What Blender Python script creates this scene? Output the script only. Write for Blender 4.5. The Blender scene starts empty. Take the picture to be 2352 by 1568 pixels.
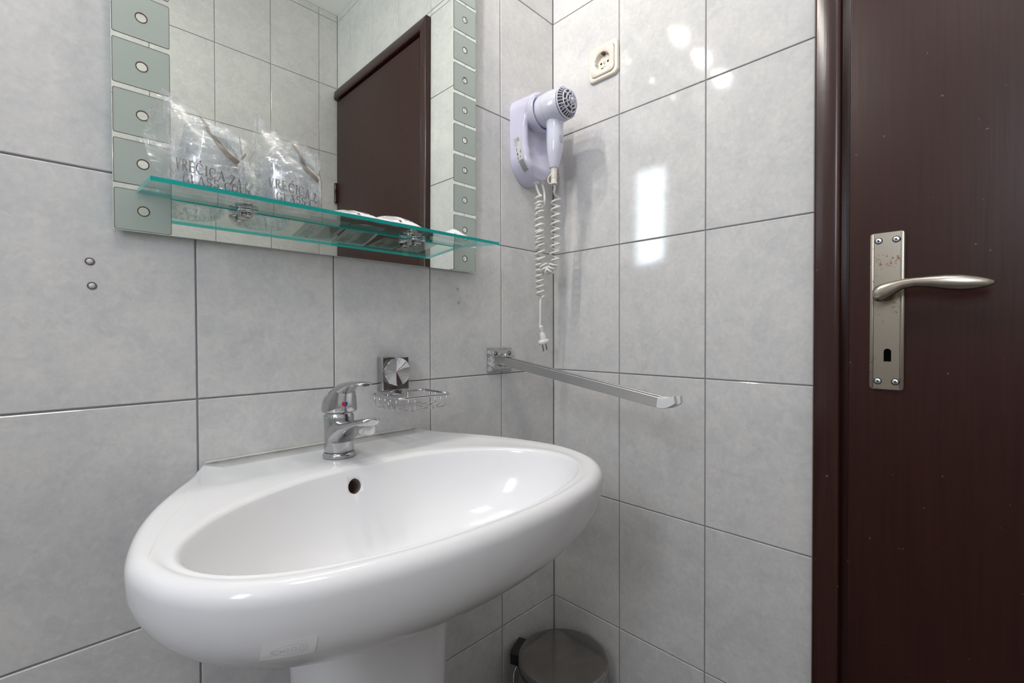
import bpy, bmesh, math, random, mathutils.bvhtree
from math import sin, cos, pi, radians, sqrt, atan2, tan
from mathutils import Vector, Matrix, noise
random.seed(7)
SC = bpy.context.scene
COL = SC.collection

# ------------------------------------------------------------------ camera
FPX = 1055.12
yaw, pit, rol = 0.7887, -0.0139, -0.0033
CAM = Vector((-0.9318, -0.7827, 0.99))
fw = Vector((cos(yaw)*cos(pit), sin(yaw)*cos(pit), sin(pit)))
rt = Vector((sin(yaw), -cos(yaw), 0)); upv = rt.cross(fw)
r2 = rt*cos(rol)+upv*sin(rol); u2 = -rt*sin(rol)+upv*cos(rol)
cd = bpy.data.cameras.new('camera'); cam = bpy.data.objects.new('camera', cd); COL.objects.link(cam)
cd.sensor_width = 36; cd.lens = FPX/2352*36; cd.clip_start = 0.01; cd.clip_end = 50
m = Matrix((r2, u2, -fw)).transposed().to_4x4(); m.translation = CAM
cam.matrix_world = m
SC.camera = cam

# ------------------------------------------------------------------ world, light, exposure
W = bpy.data.worlds.new('world'); SC.world = W; W.use_nodes = True
W.node_tree.nodes['Background'].inputs[0].default_value = (0.75, 0.85, 1, 1)
W.node_tree.nodes['Background'].inputs[1].default_value = 0.6
SC.view_settings.view_transform = 'Standard'; SC.view_settings.look = 'None'
SC.view_settings.exposure = 0.55; SC.view_settings.gamma = 1.0
SC.view_settings.use_curve_mapping = False
cy = SC.cycles
cy.use_denoising = True; cy.max_bounces = 14; cy.diffuse_bounces = 6; cy.glossy_bounces = 8
cy.transmission_bounces = 12; cy.transparent_max_bounces = 32
cy.caustics_reflective = False; cy.caustics_refractive = False
cy.sample_clamp_indirect = 6.0; cy.blur_glossy = 0.15

LX = -2.30        # left wall
CY = -1.327       # wall behind the camera
CZ = 2.43         # ceiling

def area(name, loc, rot, sx, sy, power, col):
    l = bpy.data.lights.new(name, 'AREA'); l.shape = 'RECTANGLE'; l.size = sx; l.size_y = sy
    l.energy = power; l.color = col
    o = bpy.data.objects.new(name, l); COL.objects.link(o); o.location = loc; o.rotation_euler = rot
    return o
# daylight entering through the window in the left wall
area('window_daylight', (LX+0.01, -1.005, 1.875), (0, radians(-90), 0), 0.72, 0.24, 6.0, (0.80, 0.86, 1.0))
# added ceiling fill for soft, even top light (its unseen fitting is built below)
area('ceiling_fill_light', (-1.0, -0.70, CZ-0.075), (0, 0, 0), 0.26, 0.26, 2.4, (1.0, 0.965, 0.92))

# ------------------------------------------------------------------ materials
MATS = {}
def mat(name, col=(0.8,0.8,0.8), rough=0.5, metal=0.0, coat=0.0, spec=0.5, build=None):
    if name in MATS: return MATS[name]
    mm = bpy.data.materials.new(name); mm.use_nodes = True
    nt = mm.node_tree; b = nt.nodes['Principled BSDF']
    b.inputs['Base Color'].default_value = (*col, 1); b.inputs['Roughness'].default_value = rough
    b.inputs['Metallic'].default_value = metal; b.inputs['Coat Weight'].default_value = coat
    b.inputs['Specular IOR Level'].default_value = spec
    if build: build(nt, b)
    MATS[name] = mm; return mm
def N(nt, t, **k):
    n = nt.nodes.new(t)
    for a, v in k.items():
        if a.startswith('_'): setattr(n, a[1:], v)
        else: n.inputs[a.replace('__', ' ')].default_value = v
    return n
def ramp(nt, fac, stops):
    r = nt.nodes.new('ShaderNodeValToRGB'); nt.links.new(fac, r.inputs[0])
    e = r.color_ramp.elements
    while len(e) < len(stops): e.new(0.5)
    for i, (p, c) in enumerate(stops): e[i].position = p; e[i].color = (*c, 1) if len(c) == 3 else c
    return r.outputs[0]
def mixc(nt, f, a, b, mode='MIX'):
    n = nt.nodes.new('ShaderNodeMix'); n.data_type = 'RGBA'; n.blend_type = mode
    for s, v in ((0, f), (6, a), (7, b)):
        if hasattr(v, 'is_output'): nt.links.new(v, n.inputs[s])
        else: n.inputs[s].default_value = v if s == 0 else (*v, 1)
    return n.outputs[2]

def tile_build(nt, b):
    tc = N(nt, 'ShaderNodeTexCoord'); oi = N(nt, 'ShaderNodeObjectInfo')
    sc = N(nt, 'ShaderNodeVectorMath', _operation='MULTIPLY'); sc.inputs[1].default_value = (37.0, 53.0, 71.0)
    nt.links.new(oi.outputs['Random'], sc.inputs[0])
    ad = N(nt, 'ShaderNodeVectorMath', _operation='ADD')
    nt.links.new(tc.outputs['Object'], ad.inputs[0]); nt.links.new(sc.outputs[0], ad.inputs[1])
    v = ad.outputs[0]
    def noi(s, d, r=0.55, dist=0.0):
        n = N(nt, 'ShaderNodeTexNoise', Scale=s, Detail=d, Roughness=r, Distortion=dist); nt.links.new(v, n.inputs['Vector']); return n.outputs['Fac']
    c1 = ramp(nt, noi(15, 6, 0.66, 0.5), [(0.30, (0.61, 0.612, 0.610)), (0.52, (0.672, 0.667, 0.655)), (0.72, (0.722, 0.709, 0.683))])
    f2 = ramp(nt, noi(52, 5, 0.6, 0.9), [(0.52, (0, 0, 0)), (0.66, (1, 1, 1))])
    m2 = mixc(nt, 0.10, c1, (0.82, 0.785, 0.735)); n2 = m2.node; n2.inputs[0].default_value = 0
    mul = N(nt, 'ShaderNodeMath', _operation='MULTIPLY'); nt.links.new(f2, mul.inputs[0]); mul.inputs[1].default_value = 0.32
    nt.links.new(mul.outputs[0], n2.inputs[0])
    f3 = ramp(nt, noi(34, 5, 0.62, 0.6), [(0.30, (1, 1, 1)), (0.46, (0, 0, 0))])
    m3 = mixc(nt, 0.1, m2, (0.52, 0.53, 0.545)); n3 = m3.node
    mu3 = N(nt, 'ShaderNodeMath', _operation='MULTIPLY'); nt.links.new(f3, mu3.inputs[0]); mu3.inputs[1].default_value = 0.35
    nt.links.new(mu3.outputs[0], n3.inputs[0])
    f4 = ramp(nt, noi(130, 4, 0.7), [(0.36, (0.93, 0.93, 0.935)), (0.64, (1.0, 1.0, 1.0))])
    m3 = mixc(nt, 1.0, m3, f4, 'MULTIPLY')
    nt.links.new(m3, b.inputs['Base Color'])
    bn = N(nt, 'ShaderNodeBump', Strength=0.035, Distance=0.0012)
    nt.links.new(noi(9, 2), bn.inputs['Height'])
    bn2 = N(nt, 'ShaderNodeBump', Strength=0.05, Distance=0.0003); nt.links.new(noi(160, 2), bn2.inputs['Height'])
    nt.links.new(bn.outputs[0], bn2.inputs['Normal']); nt.links.new(bn2.outputs[0], b.inputs['Normal'])
TILE = mat('tile_glaze', rough=0.07, spec=0.42, build=tile_build)
GROUT = mat('grout', (0.27, 0.265, 0.285), 0.85)
WHITEWALL = mat('painted_plaster', (0.94, 0.94, 0.93), 0.8)
FLOORM = mat('floor_tile', (0.16, 0.145, 0.13), 0.3)

def porc_build(nt, b):
    tc = N(nt, 'ShaderNodeTexCoord')
    n = N(nt, 'ShaderNodeTexNoise', Scale=7.0, Detail=3.0); nt.links.new(tc.outputs['Object'], n.inputs['Vector'])
    c = ramp(nt, n.outputs['Fac'], [(0.3, (0.82, 0.82, 0.83)), (0.7, (0.85, 0.85, 0.855))])
    nt.links.new(c, b.inputs['Base Color'])
PORC = mat('porcelain', rough=0.13, spec=0.45, coat=0.0, build=porc_build)

def chrome_build(nt, b):
    tc = N(nt, 'ShaderNodeTexCoord')
    n = N(nt, 'ShaderNodeTexNoise', Scale=60.0, Detail=5.0, Roughness=0.65); nt.links.new(tc.outputs['Object'], n.inputs['Vector'])
    c = ramp(nt, n.outputs['Fac'], [(0.35, (0.07, 0.07, 0.07)), (0.75, (0.30, 0.30, 0.30))])
    nt.links.new(c, b.inputs['Roughness'])
CHROME = mat('chrome', (0.52, 0.52, 0.53), 0.12, 1.0, build=chrome_build)
CLEANCHROME = mat('bright_chrome', (0.60, 0.60, 0.61), 0.05, 1.0)
def worn_build(nt, b):
    tc = N(nt, 'ShaderNodeTexCoord')
    n = N(nt, 'ShaderNodeTexNoise', Scale=110.0, Detail=4.0, Roughness=0.6); nt.links.new(tc.outputs['Object'], n.inputs['Vector'])
    c = ramp(nt, n.outputs['Fac'], [(0.40, (0.50, 0.50, 0.49)), (0.60, (0.58, 0.58, 0.57)), (0.80, (0.16, 0.14, 0.12))])
    nt.links.new(c, b.inputs['Base Color'])
    c = ramp(nt, n.outputs['Fac'], [(0.4, (0.15, 0.15, 0.15)), (0.7, (0.5, 0.5, 0.5))]); nt.links.new(c, b.inputs['Roughness'])
WORN = mat('worn_chrome', metal=1.0, build=worn_build)
ALU = mat('anodised_aluminium', (0.56, 0.56, 0.56), 0.34, 1.0)
WHITEPL = mat('white_plastic', (0.72, 0.73, 0.72), 0.3)
LILAC = mat('lilac_white_plastic', (0.56, 0.55, 0.675), 0.16, coat=0.4)
LILAC2 = mat('dryer_white_plastic', (0.64, 0.645, 0.75), 0.14, coat=0.4)
CREAM = mat('cream_plastic', (0.78, 0.73, 0.64), 0.28)
CORDM = mat('cord_plastic', (0.72, 0.71, 0.67), 0.35)
BLUE = mat('blue_switch', (0.07, 0.30, 0.80), 0.3)
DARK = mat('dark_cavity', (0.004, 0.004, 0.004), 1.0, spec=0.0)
BLACKPL = mat('black_plastic', (0.012, 0.012, 0.012), 0.4)
REDM = mat('red_enamel', (0.70, 0.015, 0.03), 0.25)
BLUEM = mat('blue_enamel', (0.01, 0.09, 0.35), 0.25)
INK = mat('print_ink', (0.06, 0.06, 0.065), 0.6)
INKG = mat('grey_ink', (0.33, 0.34, 0.35), 0.5)
BROWNINK = mat('taupe_ink', (0.175, 0.145, 0.115), 0.5)
OUTLINE = mat('brown_outline', (0.085, 0.040, 0.030), 0.5)
LABELG = mat('label_silver', (0.56, 0.57, 0.57), 0.35)
PAPER = mat('sachet_film', (0.80, 0.80, 0.80), 0.32)
PAPERG = mat('sachet_paper', (0.52, 0.55, 0.54), 0.5)
TEAL = None
PALEEDGE = mat('polished_edge', (0.45, 0.66, 0.62), 0.15, spec=0.6)
SEAL = mat('silicone', (0.62, 0.61, 0.57), 0.4)
GREENLIME = mat('verdigris', (0.42, 0.55, 0.42), 0.8)
OVBROWN = mat('overflow_brown', (0.10, 0.05, 0.035), 0.6)  # dark brown for the far end of the overflow hole
PINM = mat('pin_metal', (0.45, 0.38, 0.32), 0.3, 1.0)

def wood_build(dark):
    def f(nt, b):
        tc = N(nt, 'ShaderNodeTexCoord')
        mp = N(nt, 'ShaderNodeMapping'); mp.inputs['Scale'].default_value = (60, 60, 1.6); nt.links.new(tc.outputs['Object'], mp.inputs[0])
        n = N(nt, 'ShaderNodeTexNoise', Scale=3.0, Detail=6.0, Roughness=0.6); nt.links.new(mp.outputs[0], n.inputs['Vector'])
        d = dark
        c = ramp(nt, n.outputs['Fac'], [(0.3, (0.026*d, 0.0075*d, 0.0052*d)), (0.7, (0.038*d, 0.0115*d, 0.0080*d))])
        n2 = N(nt, 'ShaderNodeTexNoise', Scale=140.0, Detail=1.0); nt.links.new(tc.outputs['Object'], n2.inputs['Vector'])
        f2 = ramp(nt, n2.outputs['Fac'], [(0.795, (0, 0, 0)), (0.81, (1, 1, 1))])
        nt.links.new(mixc(nt, f2, c, (0.16, 0.11, 0.09)), b.inputs['Base Color'])
        bp = N(nt, 'ShaderNodeBump', Strength=0.22, Distance=0.0006); nt.links.new(n.outputs['Fac'], bp.inputs['Height'])
        n3 = N(nt, 'ShaderNodeTexNoise', Scale=22.0, Detail=3.0); nt.links.new(tc.outputs['Object'], n3.inputs['Vector'])
        bp2 = N(nt, 'ShaderNodeBump', Strength=0.2, Distance=0.0012); nt.links.new(n3.outputs['Fac'], bp2.inputs['Height'])
        nt.links.new(bp.outputs[0], bp2.inputs['Normal']); nt.links.new(bp2.outputs[0], b.inputs['Normal'])
    return f
DOORM = mat('brown_door_paint', rough=0.38, spec=0.30, build=wood_build(1.0))
CASEM = mat('brown_frame_paint', rough=0.24, spec=0.5, build=wood_build(1.05))

def brass_build(nt, b):
    tc = N(nt, 'ShaderNodeTexCoord')
    n = N(nt, 'ShaderNodeTexNoise', Scale=230.0, Detail=6.0, Roughness=0.7); nt.links.new(tc.outputs['Object'], n.inputs['Vector'])
    n2 = N(nt, 'ShaderNodeTexNoise', Scale=28.0, Detail=2.0); nt.links.new(tc.outputs['Object'], n2.inputs['Vector'])
    mu = N(nt, 'ShaderNodeMath', _operation='MULTIPLY'); nt.links.new(n.outputs['Fac'], mu.inputs[0]); nt.links.new(n2.outputs['Fac'], mu.inputs[1])
    f = ramp(nt, mu.outputs[0], [(0.335, (0, 0, 0)), (0.40, (1, 1, 1))])
    nt.links.new(mixc(nt, f, (0.40, 0.355, 0.29), (0.20, 0.10, 0.05)), b.inputs['Base Color'])
    nt.links.new(ramp(nt, f, [(0, (0.30, 0.30, 0.30)), (1, (0.6, 0.6, 0.6))]), b.inputs['Roughness'])
BRASS = mat('champagne_metal', metal=1.0, build=brass_build)
BRASS2 = mat('champagne_lever', (0.42, 0.375, 0.315), 0.24, 1.0)
ZINC = mat('zinc_screw', (0.75, 0.80, 0.85), 0.28, 1.0)

MIRROR = mat('mirror_silver', (0.84, 0.885, 0.83), 0.0, 1.0)
def frost_build(nt, b):
    b.inputs['Base Color'].default_value = (0.44, 0.50, 0.465, 1)
FROST = mat('etched_mirror', rough=0.30, metal=0.45, build=frost_build)

def shader(name, f):
    if name in MATS: return MATS[name]
    mm = bpy.data.materials.new(name); mm.use_nodes = True; nt = mm.node_tree
    nt.nodes.remove(nt.nodes['Principled BSDF']); o = nt.nodes['Material Output']
    nt.links.new(f(nt), o.inputs['Surface']); MATS[name] = mm; return mm
def thin(tint, white, ior=1.5, rough=0.02, bump=None):
    def f(nt):
        t = N(nt, 'ShaderNodeBsdfTransparent'); t.inputs[0].default_value = (*tint, 1)
        g = N(nt, 'ShaderNodeBsdfGlossy', Roughness=rough); g.inputs[0].default_value = (1, 1, 1, 1)
        ge = N(nt, 'ShaderNodeNewGeometry'); dt = N(nt, 'ShaderNodeVectorMath', _operation='DOT_PRODUCT')
        nt.links.new(ge.outputs['Normal'], dt.inputs[0]); nt.links.new(ge.outputs['Incoming'], dt.inputs[1])
        def M(op, a, b=None):
            q = N(nt, 'ShaderNodeMath', _operation=op)
            for i_, v_ in ((0, a), (1, b)):
                if v_ is None: continue
                if hasattr(v_, 'is_output'): nt.links.new(v_, q.inputs[i_])
                else: q.inputs[i_].default_value = v_
            return q.outputs[0]
        f0 = ((ior-1)/(ior+1))**2
        fr = M('ADD', M('MULTIPLY', M('POWER', M('SUBTRACT', 1.0, M('ABSOLUTE', dt.outputs['Value'])), 5.0), 1-f0), f0)
        mx = N(nt, 'ShaderNodeMixShader'); nt.links.new(fr, mx.inputs[0])
        nt.links.new(t.outputs[0], mx.inputs[1]); nt.links.new(g.outputs[0], mx.inputs[2])
        if white <= 0: return mx.outputs[0]
        d = N(nt, 'ShaderNodeBsdfDiffuse'); d.inputs[0].default_value = (0.98, 0.99, 1.0, 1)
        tr = N(nt, 'ShaderNodeBsdfTranslucent'); tr.inputs[0].default_value = (0.98, 0.99, 1.0, 1)
        a = N(nt, 'ShaderNodeMixShader'); a.inputs[0].default_value = 0.5
        nt.links.new(d.outputs[0], a.inputs[1]); nt.links.new(tr.outputs[0], a.inputs[2])
        g2 = N(nt, 'ShaderNodeBsdfGlossy', Roughness=0.38); g2.inputs[0].default_value = (1, 1, 1, 1)
        a_ = N(nt, 'ShaderNodeMixShader'); a_.inputs[0].default_value = 0.35
        nt.links.new(a.outputs[0], a_.inputs[1]); nt.links.new(g2.outputs[0], a_.inputs[2]); a = a_
        m2 = N(nt, 'ShaderNodeMixShader')
        tc = N(nt, 'ShaderNodeTexCoord')
        def nz(sc_, d_, dist_):
            n = N(nt, 'ShaderNodeTexNoise', Scale=sc_, Detail=d_, Roughness=0.5, Distortion=dist_); nt.links.new(tc.outputs['Object'], n.inputs['Vector']); return n.outputs['Fac']
        k_ = white
        c1 = ramp(nt, nz(22.0, 2.0, 0.3), [(0.470, (0, 0, 0)), (0.500, (1, 1, 1)), (0.530, (0, 0, 0))])
        c2 = ramp(nt, nz(60.0, 1.0, 0.6), [(0.475, (0, 0, 0)), (0.500, (1, 1, 1)), (0.520, (0, 0, 0))])
        c3 = ramp(nt, nz(30.0, 2.0, 0.0), [(0.40, (0.25,)*3), (0.65, (1, 1, 1))])
        a1 = M('MULTIPLY', c1, 0.9); a2 = M('MULTIPLY', c2, 0.7)
        c = M('MINIMUM', M('MULTIPLY', M('ADD', M('MULTIPLY', M('ADD', a1, a2), 1.0), M('MULTIPLY', c3, 1.0)), k_), 0.9)
        nt.links.new(c, m2.inputs[0]); nt.links.new(mx.outputs[0], m2.inputs[1]); nt.links.new(a.outputs[0], m2.inputs[2])
        return m2.outputs[0]
    return f
SHELFG = shader('shelf_glass', thin((0.93, 0.965, 0.95), 0, 1.5, 0.0))
def teal_f(nt):
    t = N(nt, 'ShaderNodeBsdfTransparent'); t.inputs[0].default_value = (0.02, 0.62, 0.57, 1)
    p = N(nt, 'ShaderNodeBsdfPrincipled', Roughness=0.2); p.inputs['Base Color'].default_value = (0.02, 0.52, 0.48, 1)
    l = N(nt, 'ShaderNodeBsdfTranslucent'); l.inputs[0].default_value = (0.06, 0.95, 0.88, 1)
    m0 = N(nt, 'ShaderNodeMixShader'); m0.inputs[0].default_value = 0.5
    nt.links.new(p.outputs[0], m0.inputs[1]); nt.links.new(l.outputs[0], m0.inputs[2])
    mx = N(nt, 'ShaderNodeMixShader'); mx.inputs[0].default_value = 0.8
    nt.links.new(t.outputs[0], mx.inputs[1]); nt.links.new(m0.outputs[0], mx.inputs[2]); return mx.outputs[0]
TEAL = shader('glass_edge_green', teal_f)
FILM = shader('clear_film', thin((0.985, 0.985, 0.99), 0.22, 1.5, 0.04))
FILMC = shader('creased_film', thin((0.975, 0.98, 0.99), 0.30, 1.5, 0.08))
FILMW = shader('cloudy_film', thin((0.93, 0.93, 0.935), 0.30, 1.5, 0.12))
def glass_f(nt):
    g = N(nt, 'ShaderNodeBsdfGlass', Roughness=0.0, IOR=1.46); g.inputs[0].default_value = (0.95, 0.98, 1.0, 1)
    t = thin((0.975, 0.985, 0.992), 0, 1.6, 0.0)(nt)
    mx = N(nt, 'ShaderNodeMixShader'); mx.inputs[0].default_value = 0.76
    nt.links.new(g.outputs[0], mx.inputs[1]); nt.links.new(t, mx.inputs[2])
    return mx.outputs[0]
GLASS = shader('tumbler_glass', glass_f)
def emit(name, col, s):
    def f(nt):
        e = N(nt, 'ShaderNodeEmission', Strength=s); e.inputs[0].default_value = (*col, 1); return e.outputs[0]
    return shader(name, f)

# ------------------------------------------------------------------ mesh helpers
def setp(o, label=None, cat=None, group=None, kind=None):
    if label: o['label'] = label
    if cat: o['category'] = cat
    if group: o['group'] = group
    if kind: o['kind'] = kind
    return o
def empty(name, loc=(0,0,0), rot=(0,0,0), label=None, cat=None, group=None, kind=None):
    o = bpy.data.objects.new(name, None); COL.objects.link(o); o.empty_display_size = 0.02
    o.location = loc; o.rotation_euler = rot
    return setp(o, label, cat, group, kind)
def wmat(o):
    mm = Matrix.LocRotScale(o.location, o.rotation_euler, o.scale)
    if o.parent: mm = wmat(o.parent) @ mm
    return mm
class MB:
    """collects geometry (world coordinates unless local=True)"""
    def __init__(s): s.v = []; s.f = []; s.mi = []; s.sm = []
    def add(s, vs, fs, mi=0, sm=False):
        k = len(s.v); s.v += [Vector(p) for p in vs]
        for f in fs: s.f.append([i+k for i in f]); s.mi.append(mi); s.sm.append(sm)
        return s
    def box(s, x0, x1, y0, y1, z0, z1, bev=0.0, mi=0):
        if bev <= 0:
            vs = [(x, y, z) for x in (x0, x1) for y in (y0, y1) for z in (z0, z1)]
            return s.add(vs, [(0,1,3,2),(4,6,7,5),(0,4,5,1),(2,3,7,6),(0,2,6,4),(1,5,7,3)], mi)
        bm = bmesh.new(); bmesh.ops.create_cube(bm, size=1)
        for v in bm.verts: v.co = Vector(((x0+x1)/2+v.co.x*(x1-x0), (y0+y1)/2+v.co.y*(y1-y0), (z0+z1)/2+v.co.z*(z1-z0)))
        bmesh.ops.bevel(bm, geom=bm.edges[:], offset=bev, segments=3, profile=0.5, affect='EDGES')
        return s.bm(bm, mi, True)
    def bm(s, bm, mi=0, sm=False, M=None):
        bm.verts.index_update()
        vs = [(M @ v.co) if M else v.co.copy() for v in bm.verts]
        s.add(vs, [[v.index for v in f.verts] for f in bm.faces], mi, sm); bm.free(); return s
    def rings(s, R, mi=0, sm=True, cap0=False, cap1=False, closed=True):
        """R: list of rings (same length lists of points)"""
        n = len(R[0]); k = len(s.v)
        for r in R: s.v += [Vector(p) for p in r]
        for i in range(len(R)-1):
            for j in range(n if closed else n-1):
                a = k+i*n+j; b = k+i*n+(j+1) % n
                s.f.append([a, b, b+n, a+n]); s.mi.append(mi); s.sm.append(sm)
        if cap0: s.f.append([k+j for j in range(n)][::-1]); s.mi.append(mi); s.sm.append(False)
        if cap1: s.f.append([k+(len(R)-1)*n+j for j in range(n)]); s.mi.append(mi); s.sm.append(False)
        return s
    def lathe(s, prof, c, ax=(0,0,1), n=32, mi=0, sm=True, cap0=False, cap1=False):
        """prof: (r, h) pairs along axis ax from point c"""
        ax = Vector(ax).normalized(); t = Vector((1,0,0)) if abs(ax.x) < .9 else Vector((0,1,0))
        u = ax.cross(t).normalized(); w = ax.cross(u); c = Vector(c)
        R = [[c+ax*h+(u*cos(2*pi*j/n)+w*sin(2*pi*j/n))*r for j in range(n)] for r, h in prof]
        return s.rings(R, mi, sm, cap0, cap1)
    def tube(s, P, r, n=8, mi=0, cap=True):
        P = [Vector(p) for p in P]; R = []
        T = []
        for i in range(len(P)):
            a = P[max(i-1, 0)]; b = P[min(i+1, len(P)-1)]; T.append((b-a).normalized())
        u = T[0].orthogonal().normalized()
        for i, p in enumerate(P):
            t = T[i]; u = (u - t*u.dot(t)).normalized(); w = t.cross(u)
            rr = r(i/(len(P)-1)) if callable(r) else r
            R.append([p+(u*cos(2*pi*j/n)+w*sin(2*pi*j/n))*rr for j in range(n)])
        return s.rings(R, mi, True, cap, cap)
    def prism(s, poly, o, U, V, D, mi=0, sm=False):
        """polygon poly (u,v) at o + U*u + V*v extruded by vector D"""
        o, U, V, D = map(Vector, (o, U, V, D)); n = len(poly)
        a = [o+U*p[0]+V*p[1] for p in poly]; b = [q+D for q in a]
        k = len(s.v); s.v += a+b
        s.f.append([k+i for i in range(n)][::-1]); s.mi.append(mi); s.sm.append(False)
        s.f.append([k+n+i for i in range(n)]); s.mi.append(mi); s.sm.append(False)
        for i in range(n):
            j = (i+1) % n; s.f.append([k+i, k+j, k+n+j, k+n+i]); s.mi.append(mi); s.sm.append(sm)
        return s
    def build(s, name, mats, parent=None, local=False, label=None, cat=None, group=None, kind=None, loc=None, auto=None):
        me = bpy.data.meshes.new(name)
        vs = s.v
        if parent is not None and not local:
            inv = wmat(parent).inverted(); vs = [inv @ v for v in vs]
        if loc is not None: vs = [v-Vector(loc) for v in vs]
        me.from_pydata([tuple(v) for v in vs], [], s.f)
        for mm in (mats if isinstance(mats, (list, tuple)) else [mats]): me.materials.append(mm)
        me.polygons.foreach_set('material_index', s.mi); me.polygons.foreach_set('use_smooth', s.sm)
        bm = bmesh.new(); bm.from_mesh(me); bmesh.ops.recalc_face_normals(bm, faces=bm.faces); bm.to_mesh(me); bm.free()
        me.update()
        if auto: me.set_sharp_from_angle(angle=radians(auto))
        o = bpy.data.objects.new(name, me); COL.objects.link(o)
        if parent is not None: o.parent = parent
        if loc is not None: o.location = loc
        return setp(o, label, cat, group, kind)
def rrect(w, h, r, n=6, cx=0, cy=0):
    P = []
    for qx, qy, a0 in ((1,1,0), (-1,1,90), (-1,-1,180), (1,-1,270)):
        for i in range(n+1):
            a = radians(a0+90*i/n); P.append((cx+qx*(w/2-r)+r*cos(a), cy+qy*(h/2-r)+r*sin(a)))
    return P
def instance(me, name, parent, loc, rot=(0,0,0)):
    o = bpy.data.objects.new(name, me); COL.objects.link(o); o.parent = parent; o.location = loc; o.rotation_euler = rot; return o

# ------------------------------------------------------------------ walls with their tiles
G = 0.0024; TD = 0.007
_tc = {}
def tile_mesh(w, h):
    key = (round(w, 4), round(h, 4))
    if key in _tc: return _tc[key]
    b = 0.0011; a, c = w/2-G/2, h/2-G/2
    vs = [(-a,0,-c),(a,0,-c),(a,0,c),(-a,0,c), (-a,-TD+b*.7,-c),(a,-TD+b*.7,-c),(a,-TD+b*.7,c),(-a,-TD+b*.7,c),
          (-a+b,-TD,-c+b),(a-b,-TD,-c+b),(a-b,-TD,c-b),(-a+b,-TD,c-b)]
    fs = [(8,9,10,11)]
    for i in range(4):
        j = (i+1) % 4; fs += [(i, j, j+4, i+4), (i+4, j+4, j+8, i+8)]
    me = bpy.data.meshes.new('tile'); me.from_pydata(vs, [], fs); me.materials.append(TILE); me.update()
    _tc[key] = me; return me
def wall(name, origin, ang, us, zs, skip=lambda u, z: False, slab=None):
    """tiles on a wall; local x runs along the wall, local -y points into the room; tile fronts at y=0"""
    root = empty(name, origin, (0, 0, ang), kind='structure')
    s = MB()
    for (a, b_, c, d) in slab: s.box(a, b_, TD-0.0050, 0.10, c, d)
    s.build('grout_bed', GROUT, root, local=True)
    for i in range(len(us)-1):
        for k in range(len(zs)-1):
            u0, u1, z0, z1 = us[i], us[i+1], zs[k], zs[k+1]
            if skip((u0+u1)/2, (z0+z1)/2) or u1-u0 < .01: continue
            instance(tile_mesh(u1-u0, z1-z0), 'tile', root, ((u0+u1)/2, TD+random.uniform(-.0002, .0002), (z0+z1)/2),
                     (random.uniform(-.0009, .0009), 0, random.uniform(-.0009, .0009)))
    return root
ZR = [0, .3, .6, .9, 1.2, 1.5, 1.8, 2.1, 2.4, CZ]
# wall A (behind the basin): local x = world x
us = [0, -.1889] + [-.1889-.2*k for k in range(1, 11)] + [LX]
us = sorted(us)
wallA = wall('wall_back', (0, 0, 0), 0, us, ZR, slab=[(LX-.1, .1, 0, CZ)])
# wall B (right, with the door): local x = -world y ; plane x = 0
us = [0, .1989, .3989, .5870, .7989, .9989, 1.1989, -CY]
wallB = wall('wall_right', (0, 0, 0), radians(-90), us, [0, .3, .6, .9, 1.2, 1.5, 1.8, 2.083, 2.1, 2.4, CZ],
             skip=lambda u, z: (u > .587 and z < 2.083) or (abs(z-2.0915) < .001 and u > .587), slab=[(-.05, .612, 0, CZ), (.612, -CY+.1, 2.05, CZ)])
# thin course between door head and the next joint
for a, b_ in ((.587, .7989), (.7989, .9989), (.9989, 1.1989), (1.1989, -CY)):
    instance(tile_mesh(b_-a, .0185), 'tile', wallB, ((a+b_)/2, TD, 2.0915))
# wall C (behind the camera, seen in the mirror)
us = [0, .084] + [.084+.2*k for k in range(1, 12)] + [-LX]
wallC = wall('wall_front', (0, CY, 0), pi, us, ZR, slab=[(-.1, -LX+.1, 0, CZ)])
# wall D (left, with the window)
us = [0, .127] + [.127+.2*k for k in range(1, 7)]
WY0, WY1, WZ0, WZ1 = -1.163, -.847, 1.48, 2.27
wallD = wall('wall_left', (LX, CY, 0), radians(90), [0, .164, .480, .564, .764, .964, 1.164, -CY], [0,.3,.6,.9,1.2,1.48,1.5,1.8,2.1,2.27,2.4,CZ],
             skip=lambda u, z: .164 < u < .480 and 1.48 < z < 2.27,
             slab=[(-.1, .164, 0, CZ), (.480, -CY+.1, 0, CZ), (.164, .480, 0, 1.48), (.164, .480, 2.27, CZ)])
s = MB(); s.box(LX-.05, .10, CY-.05, .08, CZ, CZ+.08); s.build('ceiling', WHITEWALL, kind='structure')
fl = empty('floor', (0, 0, 0), kind='structure')
s = MB(); s.box(LX-.05, .10, CY-.05, .08, -.08, -.004); s.build('grout_bed', GROUT, fl)
ftm = None
nx, ny = 7, 4
for i in range(nx):
    for j in range(ny):
        w, h = -LX/nx, -CY/ny
        if ftm is None:
            s = MB(); s.box(-w/2+.0015, w/2-.0015, -h/2+.0015, h/2-.0015, -.01, 0, .0012)
            ftm = s.build('floor_tile', FLOORM, fl, local=True); ftm.location = (LX+w*(i+.5), CY+h*(j+.5), 0); fme = ftm.data
        else: instance(fme, 'floor_tile', fl, (LX+w*(i+.5), CY+h*(j+.5), 0))
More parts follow.
